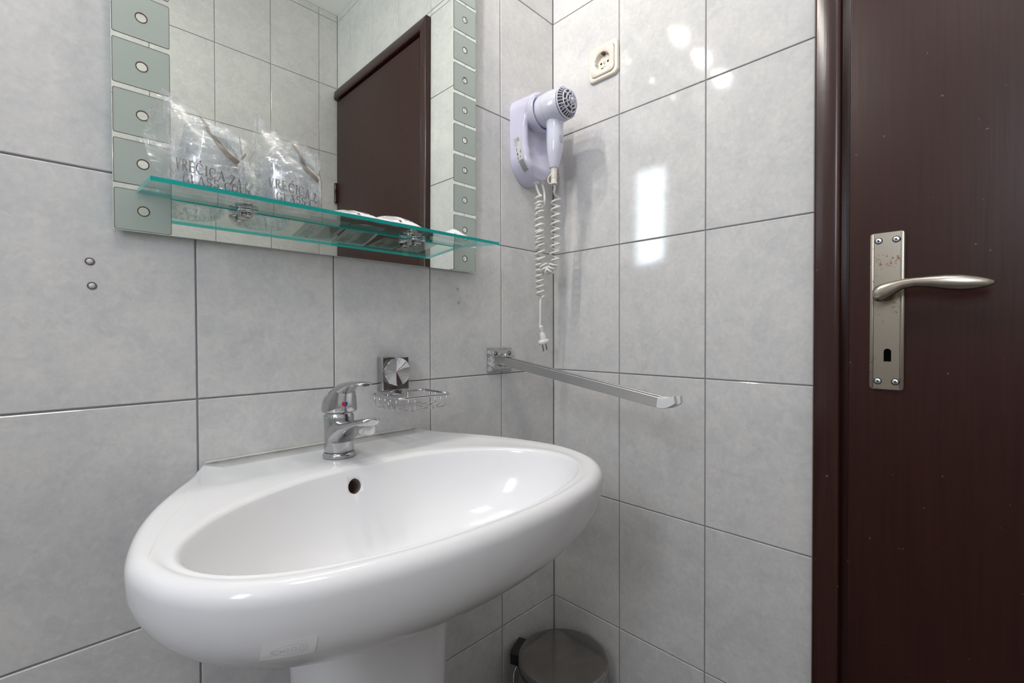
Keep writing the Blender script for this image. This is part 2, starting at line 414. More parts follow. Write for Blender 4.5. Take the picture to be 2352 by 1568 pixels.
# dowel holes with grey plugs in the back wall
for (x, z, r) in ((-.9003, 1.0842, .0046), (-.8986, 1.0538, .0046), (-.3183, 1.0889, .003), (-.3161, 1.061, .0028)):
    s = MB(); s.lathe([(r*1.0, .0005), (r*1.05, -.0006), (r*.80, -.0009), (r*.74, -.0003)], (x, 0, z), (0, 1, 0), 20)
    s.build('screw_hole', mat('drill_rim', (0.16, 0.12, 0.115), 0.7) if x < -.5 else mat('filled_rim', (0.42, 0.40, 0.39), 0.7), wallA)
    s = MB(); s.lathe([(r*.74, .0), (r*.70, -.0008), (.0001, -.0009)], (x, 0, z), (0, 1, 0), 16)
    s.build('wall_plug', mat('plug_plastic', (0.62, 0.62, 0.60), 0.5), wallA)

# window in the left wall (only its light and reflections reach the picture)
wn = empty('window_1', (LX, (WY0+WY1)/2, WZ0), kind='structure')
s = MB()
for a, b_, c, d in ((WY0, WY1, WZ0, WZ0+.05), (WY0, WY1, WZ1-.05, WZ1), (WY0, WY0+.05, WZ0+.05, WZ1-.05), (WY1-.05, WY1, WZ0+.05, WZ1-.05)):
    s.box(LX-.06, LX-.004, a, b_, c, d, .003)
s.build('window_frame', mat('window_paint', (0.8, 0.8, 0.79), 0.35), wn)
s = MB(); s.box(LX-.055, LX-.010, WY0+.05, WY1-.05, 2.02, 2.05, .003); s.build('mullion', MATS['window_paint'], wn)
s = MB(); s.box(LX-.040, LX-.034, WY0+.05, WY1-.05, WZ0+.05, WZ1-.05)
s.build('window_pane', emit('daylight_pane', (0.86, 0.92, 1.0), 5.5), wn)

# ------------------------------------------------------------------ door
door = empty('door_1', (0, -.95, 0), kind='structure')
DY0, DY1, DZ = -.589, -1.318, 2.080       # outer casing edges
def casing(name, path):
    # profile across the casing: (distance from outer edge, x out from the wall)
    prof = [(0, .0), (0, -.015), (.0015, -.0175), (.004, -.0185), (.030, -.0205), (.0345, -.0195), (.0375, -.0165), (.0385, -.012), (.0385, .030)]
    s = MB(); R = []
    for (y, z, dy, dz) in path: R.append([(px, y+dy*d, z+dz*d) for d, px in prof])
    s.rings([list(r) for r in zip(*[[R[i][k] for k in range(len(prof))] for i in range(len(R))])] if False else R, 0, True, True, True, closed=True)
    return s.build(name, CASEM, door, auto=50)
casing('door_post', [(DY0, 0, -1, 0), (DY0, DZ, -1, -1)])
casing('door_head', [(DY0, DZ, -1, -1), (DY1, DZ, 0, -1)])
# recessed frame behind the leaf edge (rebate)
s = MB(); s.box(.006, .05, DY0-.052, DY0-.036, 0, DZ-.036, .0015); s.build('rebate_strip', CASEM, door)
s = MB(); s.box(.006, .05, DY1, DY0-.0385, DZ-.052, DZ-.036, .0015); s.build('rebate_strip', CASEM, door)
s = MB(); s.box(.055, .06, CY+.002, -.60, 0, 2.07); s.build('frame_back', DARK, door)
LXF = -.012
leaf = MB(); leaf.box(LXF, .026, CY+.022, -.6375, .008, DZ-.052, .0016)
leaf.build('door_leaf', DOORM, door)
s = MB()
for z in (1.90,):
    s.lathe([(.0001, -.045), (.006, -.045), (.0065, -.042), (.0065, -.001), (.0058, 0), (.0065, .001), (.0065, .042), (.006, .045), (.0001, .045)], (LXF-.004, CY+.016, 1.62), (0, 0, 1), 16)
s.build('door_hinge', CASEM, door)
s = MB(); s.lathe([(.0001, -.045), (.006, -.045), (.0065, -.042), (.0065, .042), (.006, .045), (.0001, .045)], (LXF-.004, CY+.016, .30), (0, 0, 1), 16); s.build('door_hinge', CASEM, door)
# handle plate with keyhole
PY, PZ0, PZ1, PW = -.6862, .9035, 1.1475, .0415
def plate_out(w, z0, z1, r, n=5): return [(PY+a, (z0+z1)/2+b_) for a, b_ in rrect(w, z1-z0, r, n)]
key = [(PY-.0015+u, v) for u, v in [(-.0046, .9470), (.0046, .9470)] + [(.0046*cos(a), .9625+.0046*sin(a)) for a in [radians(t) for t in range(0, 181, 20)]]]
def plate_with_hole(out, hole, x0, x1):
    bm = bmesh.new()
    def loop(P):
        vs = [bm.verts.new((x1, p[0], p[1])) for p in P]; return [bm.edges.new((vs[i], vs[(i+1) % len(vs)])) for i in range(len(vs))]
    e = loop(out)+loop(hole)
    bmesh.ops.triangle_fill(bm, use_beauty=True, edges=e)
    ret = bmesh.ops.extrude_face_region(bm, geom=bm.faces[:])
    for v in [g for g in ret['geom'] if isinstance(g, bmesh.types.BMVert)]: v.co.x = x0
    return bm
hp = MB(); hp.bm(plate_with_hole(plate_out(PW, PZ0, PZ1, .004), key, LXF-.0022, LXF))
hpo = hp.build('handle_plate', BRASS, door)
s = MB(); s.bm(plate_with_hole(plate_out(PW-.0108, PZ0+.0004, PZ1-.0004, .003), key, LXF-.0044, LXF-.0022)); s.build('plate_centre', BRASS, hpo)
for sy in (-1, 1):
    s = MB(); yc = PY+sy*(PW/2-.0026)
    s.box(LXF-.0040, LXF-.0022, yc-.0022, yc+.0021, PZ0+.0012, PZ1-.0012, .0007)
    s.build('plate_moulding', BRASS, hpo)
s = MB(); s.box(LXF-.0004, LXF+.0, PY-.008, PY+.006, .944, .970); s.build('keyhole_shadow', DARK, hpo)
for dy in (-.0112, .0102):
    for z in (PZ0+.0125, PZ1-.0125):
        s = MB(); c = (LXF-.0044, PY+dy, z)
        s.lathe([(.0050, .0002), (.0050, -.0003), (.0042, -.0003)], c, (1, 0, 0), 20, mi=1)
        s.lathe([(.0042, -.0001), (.0041, -.0007), (.003, -.0011), (.0001, -.0012)], c, (1, 0, 0), 20)
        for a in (0.4, 0.4+pi/2):
            s.prism([(-.0021, -.0005), (.0021, -.0005), (.0021, .0005), (-.0021, .0005)], (LXF-.0056, PY+dy, z), (0, cos(a), sin(a)), (0, -sin(a), cos(a)), (-.0002, 0, 0), mi=1)
        s.build('screw', [ZINC, DARK], hpo)
# lever
s = MB(); s.lathe([(.0115, 0), (.0115, -.004), (.0092, -.006), (.0088, -.026), (.0001, -.026)], (LXF-.0044, PY, 1.052), (1, 0, 0), 28)
LV = []   # along the lever: (y offset, z, half height, x centre, half depth)
prof = [(.0135, 1.0500, .0010, -.0455, .002), (.0130, 1.0500, .0060, -.0455, .0050), (.0100, 1.0505, .0105, -.0455, .0065), (.004, 1.0515, .0132, -.0460, .0072), (-.004, 1.0545, .0128, -.0465, .0072),
        (-.013, 1.0590, .0100, -.047, .0068), (-.022, 1.0630, .0075, -.0475, .0062), (-.036, 1.0648, .0070, -.048, .0062), (-.052, 1.0640, .0086, -.048, .0070),
        (-.068, 1.0622, .0108, -.048, .0074), (-.084, 1.0605, .0112, -.048, .0072), (-.098, 1.0592, .0092, -.048, .0062), (-.108, 1.0586, .0062, -.048, .0045), (-.114, 1.0584, .0032, -.048, .0025), (-.116, 1.0585, .0004, -.048, .0004)]
R = []
for dy, z, hh, x, hd in prof:
    R.append([(LXF+x+.010+hd*cos(a)*(1 if abs(cos(a)) < .8 else 1), PY+dy, z+hh*(abs(sin(a))**.8)*(1 if sin(a) > 0 else -1)) for a in [2*pi*j/20 for j in range(20)]])
s.rings(R, 0, True, True, True)
s.build('door_lever', BRASS2, door)

# ------------------------------------------------------------------ mirror with etched side strips
MX0, MX1, MZ0, MH = -.8782, -.2778, 1.1265, .80
mir = empty('wall_mirror', ((MX0+MX1)/2, -.012, MZ0), (.008, 0, 0), label='frameless wall mirror with etched glass side strips of squares, above the basin', cat='mirror')
hw = (MX1-MX0)/2
s = MB(); s.box(-hw, hw, 0, .005, 0, MH)
# front face mirror, rim of the plate pale polished glass
s.mi = [1, 1, 0, 1, 1, 1]
s.build('mirror_plate', [MIRROR, PALEEDGE], mir, local=True)
for xx in (-.2, .2):
    for za, d_ in ((.08, .0115), (MH-.12, .0115)):
        s = MB(); s.box(xx-.02, xx+.02, .005, d_, za, za+.04); s.build('mounting_pad', BLACKPL, mir, local=True)
SW = .0610
def etched(w, h, r, outer_right):
    bm = bmesh.new()
    out = rrect(w, h, .0022, 3); hole = [(r*cos(2*pi*i/24), r*sin(2*pi*i/24)) for i in range(24)]
    def loop(P):
        vs = [bm.verts.new((p[0], -.0003, p[1])) for p in P]; return [bm.edges.new((vs[i], vs[(i+1) % len(vs)])) for i in range(len(vs))]
    bmesh.ops.triangle_fill(bm, use_beauty=True, edges=loop(out)+loop(hole))
    return MB().bm(bm)
def outline(w, h, r, side):
    s = MB(); t = .0005
    def ringpoly(A, B):
        n = len(A); s.add([(p[0], -.0005, p[1]) for p in A]+[(p[0], -.0005, p[1]) for p in B], [(i, (i+1) % n, n+(i+1) % n, n+i) for i in range(n)])
    ringpoly(rrect(w, h, .0022, 3), rrect(w-2*t, h-2*t, .0018, 3))
    ringpoly([(r*1.02*cos(2*pi*i/24), r*1.02*sin(2*pi*i/24)) for i in range(24)], [((r-.0011)*cos(2*pi*i/24), (r-.0011)*sin(2*pi*i/24)) for i in range(24)])
    return s
PITCH = .0632; ph = PITCH-.0066; z_first = 1.1834-MZ0
k = 0; cache = {}
for side in (-1, 1):
    xc = side*(hw-SW/2)
    rows = [(0.0008, z_first-.0033)]+[(z_first+PITCH*i+.0033, min(z_first+PITCH*(i+1)-.0033, MH-.001)) for i in range(13) if z_first+PITCH*i+.0033 < MH-.01]
    for (za, zb) in rows:
        h = zb-za; kk = round(h, 4)
        if kk not in cache:
            cache[kk] = (etched(SW-.0016, h, .0066, 0).build('etched_panel', FROST, mir, local=True), outline(SW-.0016, h, .0066, 0))
            o = cache[kk][0]
            ol = cache[kk][1].build('outline', OUTLINE, o, local=True); cache[kk] = (o.data, ol.data)
        else:
            o = instance(cache[kk][0], 'etched_panel', mir, (0, 0, 0)); ol = instance(cache[kk][1], 'outline', o, (0, 0, 0))
        o.location = (xc, 0, (za+zb)/2)

# ------------------------------------------------------------------ glass shelf (tilts a little to the front)
SL = atan2(.0111, .115)
SHX0, SHX1 = -.8545, -.319
shf = empty('glass_shelf', (-.5867, -.0165, 1.1757), (SL, 0, 0), label='clear glass shelf with green edge on two clips in front of the mirror', cat='shelf')
# local: y from 0 (back) to -.1155 (front), z 0 to .005; front edge drops because of the rotation
s = MB(); L0, L1 = SHX0+.5867, SHX1+.5867
D = .1152; T = .0052; e = .0007
s.add([(L0, 0, 0), (L1, 0, 0), (L1, -D, 0), (L0, -D, 0), (L0, 0, T), (L1, 0, T), (L1, -D, T), (L0, -D, T)],
      [(0, 1, 2, 3), (4, 7, 6, 5)], 0)
s.add([(L0, 0, 0), (L1, 0, 0), (L1, -D, 0), (L0, -D, 0), (L0, 0, T), (L1, 0, T), (L1, -D, T), (L0, -D, T)],
      [(3, 2, 6, 7), (0, 4, 5, 1)], 1)
s.add([(L0, 0, 0), (L1, 0, 0), (L1, -D, 0), (L0, -D, 0), (L0, 0, T), (L1, 0, T), (L1, -D, T), (L0, -D, T)],
      [(0, 3, 7, 4), (1, 5, 6, 2)], 2)
s.build('shelf_pane', [SHELFG, TEAL, mat('side_edge', (0.06, 0.45, 0.42), 0.25)], shf, local=True)
for x in (-.731, -.440):
    cx_ = x+.5867
    s = MB(); s.box(cx_-.006, cx_+.006, -.004, .0035, -.012, .018, .0012)      # upright against the mirror
    for z0, z1 in ((-.0042, -.0006), (T+.0004, T+.0034)):
        s.lathe([(.0001, z0), (.0125, z0), (.0135, z0+.0008), (.0135, z1-.0008), (.0125, z1), (.0001, z1)], (cx_, -.018, 0), (0, 0, 1), 28)
        s.box(cx_-.007, cx_+.007, -.018, .0, z0, z1, .0006)
    s.lathe([(.0001, -.0105), (.0058, -.0100), (.0066, -.0085), (.0066, -.0068), (.0052, -.0064), (.0052, -.0042)], (cx_, -.018, 0), (0, 0, 1), 20)
    s.build('shelf_clip', mat('clip_chrome', (0.55, 0.55, 0.56), 0.10, 1.0), shf, local=True)
def shelf_z(y, h=0.0): return 1.1757+T+(y+.0165)*tan(SL)+h

# ------------------------------------------------------------------ tumblers (upside down) in printed bags
def make_tumbler():
    t = empty('glass_tumbler')
    s = MB(); n = 48; H = .080
    def ring(r, h, fac):
        out = []
        for j in range(n):
            a = 2*pi*j/n; q = cos(pi/10)/cos(((a+pi/10) % (pi/5))-pi/10)
            out.append((r*(1+(q-1)*fac)*cos(a), r*(1+(q-1)*fac)*sin(a), h))
        return out
    outer = [(.0392, 0, 0), (.0402, .001, 0), (.0400, .004, 0), (.0390, .018, 0), (.0376, .034, .15), (.0355, .050, .9), (.0330, .066, 1), (.0318, .076, 1), (.0308, .0795, 1), (.0285, H, 1)]
    inner = [(.0240, .0685, 0), (.0300, .0670, .2), (.0325, .060, .1), (.0352, .042, 0), (.0365, .020, 0), (.0374, .002, 0), (.0380, .0, 0)]
    top = [(.0265, .0795, 1), (.0245, .0775, .3), (.0001, .0770, 0)]
    R = [ring(*p) for p in outer]+[ring(*p) for p in top]
    s.rings(R, 0, True)
    R2 = [ring(.0001, .0690, 0)]+[ring(*p) for p in inner]+[ring(*outer[0])]
    s.rings(R2, 0, True)
    o = s.build('tumbler_body', GLASS, t, local=True, auto=40)
    return t
tum = make_tumbler()
TP = ((-.7855, -.0800), (-.6890, -.0800))
tum.location = (TP[0][0], TP[0][1], shelf_z(TP[0][1], .0003)); tum.rotation_euler = (SL, 0, .2)
setp(tum, 'upside-down clear glass tumbler in the bag at the left end of the shelf', 'glass', 'bagged tumblers on the glass shelf')
t2 = tum.copy(); COL.objects.link(t2); t2.location = (TP[1][0], TP[1][1], shelf_z(TP[1][1], .0003)); t2.rotation_euler = (SL, 0, .75)
t2['label'] = 'upside-down clear glass tumbler in the bag nearer the sachets'
for ch in list(tum.children):
    c = ch.copy(); COL.objects.link(c); c.parent = t2

# serif letters as stroke quads: returns polygons in a 1-high cell and an advance width
def seg(p, q, w0, w1=None):
    w1 = w1 or w0; dx, dy = q[0]-p[0], q[1]-p[1]; l = sqrt(dx*dx+dy*dy) or 1; nx, ny = -dy/l, dx/l
    return [(p[0]+nx*w0/2, p[1]+ny*w0/2), (q[0]+nx*w1/2, q[1]+ny*w1/2), (q[0]-nx*w1/2, q[1]-ny*w1/2), (p[0]-nx*w0/2, p[1]-ny*w0/2)]
def arc(cx, cy, rx, ry, a0, a1, wf, n=12):
    out = []
    for i in range(n):
        A = [radians(a0+(a1-a0)*(i+d)/n) for d in (0, 1)]
        P = [(cx+rx*cos(a), cy+ry*sin(a)) for a in A]; w = wf*(.35+.65*abs(cos((A[0]+A[1])/2)))
        out.append(seg(P[0], P[1], w))
    return out
TK, TN = .13, .055
def glyph(ch):
    st = lambda x: [seg((x, .0), (x, 1.), TK), seg((x-.13, .02), (x+.13, .02), .045), seg((x-.13, .98), (x+.13, .98), .045)]
    if ch == 'V': return [seg((.08, 1), (.40, 0), TK), seg((.70, 1), (.42, 0), TN), seg((-.03, .98), (.22, .98), .045), seg((.58, .98), (.82, .98), .045)], .80
    if ch == 'A': return [seg((.40, 1), (.70, 0), TK), seg((.38, 1), (.10, 0), TN), seg((.2, .34), (.58, .34), TN), seg((-.02, .02), (.22, .02), .045), seg((.57, .02), (.83, .02), .045)], .80
    if ch == 'I': return st(.14), .30
    if ch == 'R': return st(.14)+arc(.33, .75, .26, .23, -90, 90, TK)+[seg((.14, .98), (.35, .98), TN), seg((.14, .52), (.35, .52), TN), seg((.34, .52), (.66, .02), TK), seg((.56, .02), (.76, .02), .045)], .74
    if ch == 'E': return st(.14)+[seg((.14, .98), (.60, .98), TN), seg((.14, .02), (.62, .02), TN), seg((.14, .52), (.48, .52), TN), seg((.60, 1), (.60, .82), TN), seg((.62, 0), (.62, .2), TN), seg((.48, .42), (.48, .62), TN)], .70
    if ch == 'L': return st(.14)+[seg((.14, .02), (.58, .02), TN), seg((.58, 0), (.58, .22), TN)], .64
    if ch in 'CĆČG':
        g = arc(.42, .5, .36, .49, 50, 310, TK, 18)+[seg((.67, .72), (.67, .98), TN)]
        if ch == 'Ć': g += [seg((.40, 1.10), (.58, 1.30), .08, .13)]
        if ch == 'Č': g += [seg((.30, 1.28), (.42, 1.12), .07), seg((.42, 1.12), (.54, 1.28), .07)]
        if ch == 'G': g += [seg((.66, .42), (.66, .06), TK), seg((.54, .42), (.80, .42), .045)]
        else: g += [seg((.65, .14), (.72, .22), TN)]
        return g, .80
    if ch == 'Z': return [seg((.06, .97), (.62, .97), .07), seg((.04, .03), (.64, .03), .07), seg((.60, .97), (.08, .03), TK), seg((.07, .98), (.05, .78), TN), seg((.63, .02), (.66, .22), TN)], .70
    if ch in 'SŠ': return arc(.32, .74, .21, .23, 30, 270, TK, 10)+arc(.32, .27, .23, .25, -150, 90, TK, 12)+[seg((.52, .80), (.52, .98), TN), seg((.08, .2), (.08, .02), TN)], .62
    if ch == 'O': return arc(.42, .5, .36, .49, 0, 360, TK, 22), .86
    return [], .35
def bag_surface(c, W0, W1, D0, zl, zr, seed, flare=0.0):
    z0 = lambda y: shelf_z(y, .0004)
    def S(u, v, off=0.0):
        a = 2*pi*u
        f = max(0, min(1, (v-.42)/.58)); f = f*f*(3-2*f)
        wx = W0+(W1-W0)*f; wy = D0*(1-f)+.0018*f
        e = .85
        cx_, sx_ = cos(a), sin(a)
        x = wx*abs(cx_)**(1-.25*f)*(1 if cx_ > 0 else -1)
        y = wy*sx_
        if v < .04: x *= .965+.9*v; y *= .965+.9*v
        top = zl+(zr-zl)*((x/W1)+1)/2
        yy = c[1]+y-.004*f
        zb = z0(min(yy, -.02)); z = zb+(top-zb)*v
        k = .0020*(.35+1.0*v)*(1-.62*math.exp(-((v-.17)/.20)**2)*max(0, -sx_)**.5)*1.25
        nn = noise.noise_vector(Vector((x*38+seed, y*38, z*34)))*k*1.2 + noise.noise_vector(Vector((x*95+seed, y*95+7, z*80)))*k*.42
        nrm = Vector((cx_*.8, sx_, 0)).normalized()
        p = Vector((c[0]+x, yy, z))+nn
        if nrm.dot(nn) < -.0006: p -= nrm*(nrm.dot(nn)+.0006)
        p += nrm*off
        if p.y > -.0145: p.y = -.0145
        if p.z < z0(p.y): p.z = z0(p.y)
        return p
    return S
def make_bag(name, c, W0, W1, D0, zl, zr, seed, label, uc, tab):
    b = empty(name, (c[0], c[1], shelf_z(c[1])), label=label, cat='plastic bag', group='printed glass bags on the shelf')
    S = bag_surface(c, W0, W1, D0, zl, zr, seed)
    s = MB(); n, mth = 110, 64
    R = [[S(j/n, i/mth) for j in range(n)] for i in range(mth+1)]
    s.rings(R, 0, False); 
    s.build('bag_film', FILM, b)
    s = MB(); R = []
    for i in range(25):
        v = .52*i/24
        R.append([S((j+.5)/64, v)*.5+Vector((c[0], c[1]-.001, 0))*.5+Vector((0, 0, S((j+.5)/64, v).z*.5))+noise.noise_vector(Vector((j*.45, i*.5, seed)))*.0016 for j in range(64)])
    # pull the inner layer out to just inside the film
    R = [[Vector((c[0]+(p.x-c[0])*1.86, c[1]+(p.y-c[1])*1.86, max(p.z, shelf_z(c[1]+(p.y-c[1])*1.86, .0008)))) for p in q] for q in R]
    for q in R:
        for p in q: p.y = min(p.y, -.0155)
    s.rings(R, 0, False); s.build('inner_fold', FILMC, b)
    # flap standing out at the side seam
    s = MB(); R = []
    for i in range(30):
        v = i/29
        p = S(.5, v*.97+.02); row = []
        for k in range(7):
            q = k/6; ww = (.022 if tab else .006)*q*(sin(pi*min(1, v*1.15))**.6 if v < .87 else max(0, (1-v)/.13)*.4)
            row.append(p+Vector((-ww, .006*q*sin(v*9+seed), .003*q*sin(v*17)))+noise.noise_vector(Vector((q*4, v*22, seed)))*.0022*q)
        R.append(row)
    s.rings(R, 0, False, closed=False); s.build('side_flap', FILM, b)
    if not tab:
        s = MB(); R = []
        for i in range(14):
            v = .55+.45*i/13; row = []
            for k in range(5): row.append(S(.5-.006*k-.01, v, .0008)+Vector((.0005*k, -.002, .004*(i/13)**2)))
            R.append(row)
        s.rings(R, 0, False, closed=False); s.build('folded_corner', FILMW, b)
    # printing, wrapped over the front of the bag
    def text(line, u0, v0, hgt, wid, slope):
        s = MB(); x = 0; H = .105
        for ch in line:
            G_, adv = glyph(ch)
            for quad in G_:
                # subdivide long strokes a little so they follow the film
                a, b2, c2, d2 = quad
                for t in range(3):
                    def L(p, q, t_): return (p[0]+(q[0]-p[0])*t_, p[1]+(q[1]-p[1])*t_)
                    P = [L(a, b2, t/3), L(a, b2, (t+1)/3), L(d2, c2, (t+1)/3), L(d2, c2, t/3)]
                    s.add([S(u0+(x+p[0])*wid, v0+p[1]*hgt+slope*(x+p[0]), .0009) for p in P], [(0, 1, 2, 3)])
            x += adv+.14
        return s.build('printed_text', BROWNINK, b)
    text('VREĆICA ZA ČAŠU', uc+.030, .165, .115, .0335, -.010)
    text('GLASS COVER', uc+.065, .015, .100, .0335, -.002)
    def band(pts, w, off=.0011):
        s = MB(); PTS = []
        for i in range(len(pts)-1):
            for t in range(8): PTS.append((pts[i][0]+(pts[i+1][0]-pts[i][0])*t/8, pts[i][1]+(pts[i+1][1]-pts[i][1])*t/8, w[i]+(w[i+1]-w[i])*t/8))
        PTS.append((*pts[-1], w[-1])); L_, R_ = [], []
        for i, (u, v, ww) in enumerate(PTS):
            a, b2 = PTS[max(i-1, 0)], PTS[min(i+1, len(PTS)-1)]; dx, dy = (b2[0]-a[0])*.28, (b2[1]-a[1])*.12; l = sqrt(dx*dx+dy*dy)
            nx_, ny_ = -dy/l*ww/2/.28, dx/l*ww/2/.12
            L_.append(S(u+nx_, v+ny_, off)); R_.append(S(u-nx_, v-ny_, off))
        k = len(L_); s.add(L_+R_, [(i, i+1, k+i+1, k+i) for i in range(k-1)]); return s
    U = uc
    s = band([(U+.178, .93), (U+.184, .82), (U+.190, .70), (U+.198, .60), (U+.215, .535), (U+.245, .475), (U+.285, .415)], [.0022, .0034, .0042, .0058, .0085, .0100, .0105])
    s.build('printed_cup', BROWNINK, b)
    for dv, w_ in ((0, .0012), (-.035, .0011)):
        s = band([(U+.200, .640+dv), (U+.222, .648+dv), (U+.250, .625+dv), (U+.275, .570+dv), (U+.287, .50)], [w_]*5, .0012); s.build('printed_rim', BROWNINK, b)
    s = band([(U+.325, .70), (U+.318, .62), (U+.305, .54)], [.0018, .0026, .0034]); s.build('printed_cup', BROWNINK, b)
    return b
# angle 0.5 = -x side, 0.75 = toward the room (-y); text starts between them
make_bag('plastic_bag', TP[0], .0450, .0500, .0440, 1.293, 1.252, 3.1, 'crinkled clear printed bag over the left tumbler, its peak highest', .545, True)
make_bag('plastic_bag', TP[1], .0440, .0430, .0440, 1.291, 1.262, 11.7, 'clear printed bag over the right tumbler with a white folded corner', .575, False)

# ------------------------------------------------------------------ sachets on the shelf
def sachet(name, x0, x1, y0, y1, thick, lift, label, mats, group=None, bulges=1, text=True, tw=0.0, seed=1, cat='sachet', pw=2.4):
    root = empty(name, ((x0+x1)/2, (y0+y1)/2, shelf_z((y0+y1)/2)), label=label, cat=cat, group=group)
    n, mth = 40, 20
    def P(u, v, top):
        x = x0+(x1-x0)*u; y = y0+(y1-y0)*v
        xr = (u*bulges) % 1.0 if u < 1 else 1.0
        e = (max(0, 1-abs(2*xr-1)**pw))*(max(0, 1-abs(2*v-1)**(pw+.2)))
        edge = min(v, 1-v)
        if edge < .12: e *= edge/.12*.9
        h = thick*e
        base = shelf_z(y, .0006)+lift*v**1.3
        if top: z = base+h*.72+.0004
        else: z = base-min(h*.28, lift*v**1.3)
        z += (noise.noise(Vector((x*70+seed, y*70, 0)))*.0010)*(e if top else 0)
        z += tw*(u-.5)*(v)
        return Vector((x, y, max(z, shelf_z(y, .0003))))
    s = MB()
    for top in (0, 1):
        R = [[P(i/n, j/mth, top) for i in range(n+1)] for j in range(mth+1)]
        s.rings(R, 0, True, closed=False)
    # serrated ends
    for v in (0, 1):
        for i in range(n):
            a, b_ = P(i/n, v, 1), P((i+1)/n, v, 1); mid = (a+b_)/2+Vector((0, -.0016 if v == 0 else .0016, 0))
            s.add([a, b_, mid], [(0, 1, 2)])
    s.build('sachet_body', mats, root)
    if text:
        for top in (0, 1):
            s = MB()
            random.seed(seed*10+top)
            def bar(u0, u1, v0, v1, off):
                m_ = 6
                for k in range(m_):
                    ua = u0+(u1-u0)*k/m_; ub = u0+(u1-u0)*(k+1)/m_
                    o_ = Vector((0, 0, off if top else -off))
                    q = [P(ua, v0, top)+o_, P(ub, v0, top)+o_, P(ub, v1, top)+o_, P(ua, v1, top)+o_]
                    if not top:
                        for p in q: p.z = max(p.z, shelf_z(p.y, .0001))
                    s.add(q, [(0, 1, 2, 3)])
            for bl in range(bulges):
                U0 = bl/bulges; du = 1/bulges
                # lines of small print run across the sachet (along y): dashes
                for k in range(5):
                    u = U0+du*(.12+.045*k); v = .14
                    while v < .14+(.5 if k % 2 else .32):
                        l = random.uniform(.02, .05); bar(u, u+du*.016, v, v+l, .00025); v += l+.014
                for k in range(9):
                    u = U0+du*(.50+.042*k); v = .13+.02*(k % 3)
                    while v < .82:
                        l = random.uniform(.03, .075); bar(u, u+du*.017, v, v+l, .00025); v += l+.014
                bar(U0+du*.30, U0+du*.36, .08, .13, .00025)
            s.build('printed_text', INK, root)
    return root
sachet('toiletry_sachet', -.6225, -.5540, -.1265, -.0330, .0125, .012, 'white toiletry sachet nearest the tumblers on the glass shelf', [PAPER], 'white sachets on the glass shelf', 1, True, 0, 2)
sachet('toiletry_sachet', -.5500, -.4830, -.1270, -.0350, .0180, .013, 'plumper white toiletry sachet at the middle right of the shelf', [PAPER], 'white sachets on the glass shelf', 1, True, .004, 5)
sachet('wet_wipe_sachet', -.4770, -.4200, -.1200, -.0480, .0030, .001, 'flat grey-white sachet between the plump sachet and the soap packet', [PAPERG], None, 1, True, 0, 8)
pk = sachet('soap_packet', -.4150, -.3580, -.1150, -.0350, .0240, .003, 'small white wrapped soap packet at the right end of the glass shelf', [PAPER], None, 1, False, -.003, 13, 'soap packet', 1.15)
s = MB()
for i, (x, w) in enumerate([(-.402+.0042*k, .0028) for k in range(8)]):
    s.add([(x, -.100, shelf_z(-.1, .0072)), (x+w, -.100, shelf_z(-.1, .0072)), (x+w, -.096, shelf_z(-.096, .0085)), (x, -.096, shelf_z(-.096, .0085))], [(0, 1, 2, 3)])
s.build('printed_text', mat('gold_ink', (0.45, 0.36, 0.15), 0.4), pk)

# ------------------------------------------------------------------ wash basin and pedestal
BX, BZ = -.606, .806
# half outline of the rim from the wall round to the front: (dx, y)
HOX = [(.176, 0), (.193, -.025), (.213, -.062), (.240, -.108), (.265, -.158), (.284, -.212), (.2955, -.270), (.2955, -.305), (.285, -.345), (.268, -.376), (.243, -.403), (.210, -.424), (.165, -.441), (.110, -.454), (.055, -.4605), (0, -.4625)]
HO = HOX
def crom(P, n):
    out = []
    for i in range(len(P)-1):
        p0, p1, p2, p3 = P[max(i-1, 0)], P[i], P[i+1], P[min(i+2, len(P)-1)]
        for k in range(n):
            t = k/n
            out.append(tuple(.5*((2*p1[c])+(-p0[c]+p2[c])*t+(2*p0[c]-5*p1[c]+4*p2[c]-p3[c])*t*t+(-p0[c]+3*p1[c]-3*p2[c]+p3[c])*t**3) for c in range(2)))
    out.append(P[-1]); return out
def resample(P, n):
    L = [0]
    for i in range(1, len(P)): L.append(L[-1]+math.dist(P[i], P[i-1]))
    out = []; j = 0
    for k in range(n+1):
        t = L[-1]*k/n
        while j < len(L)-2 and L[j+1] < t: j += 1
        q = (t-L[j])/((L[j+1]-L[j]) or 1); out.append(tuple(P[j][c]+(P[j+1][c]-P[j][c])*q for c in range(2)))
    return out
NH = 60
half = resample(crom(HO, 6), NH)
NB = 24   # points along the wall edge
kx = lambda a, k: a if a < .17 else .17+(a-.17)*k
front = [(-kx(a, .93), b_) for a, b_ in half]+[(kx(a, .85), b_) for a, b_ in half[::-1][1:]]     # left wall corner -> front -> right wall corner
back = [(.176-.352*k/NB, 0) for k in range(1, NB)]
OUT = front+back; NO = len(OUT)
HI = [(0, -.168), (.06, -.170), (.11, -.180), (.162, -.204), (.206, -.238), (.236, -.280), (.2460, -.316), (.2400, -.350), (.216, -.384), (.172, -.4125), (.11, -.4315), (.055, -.4415), (0, -.4445)]
INh = crom(HI, 8)
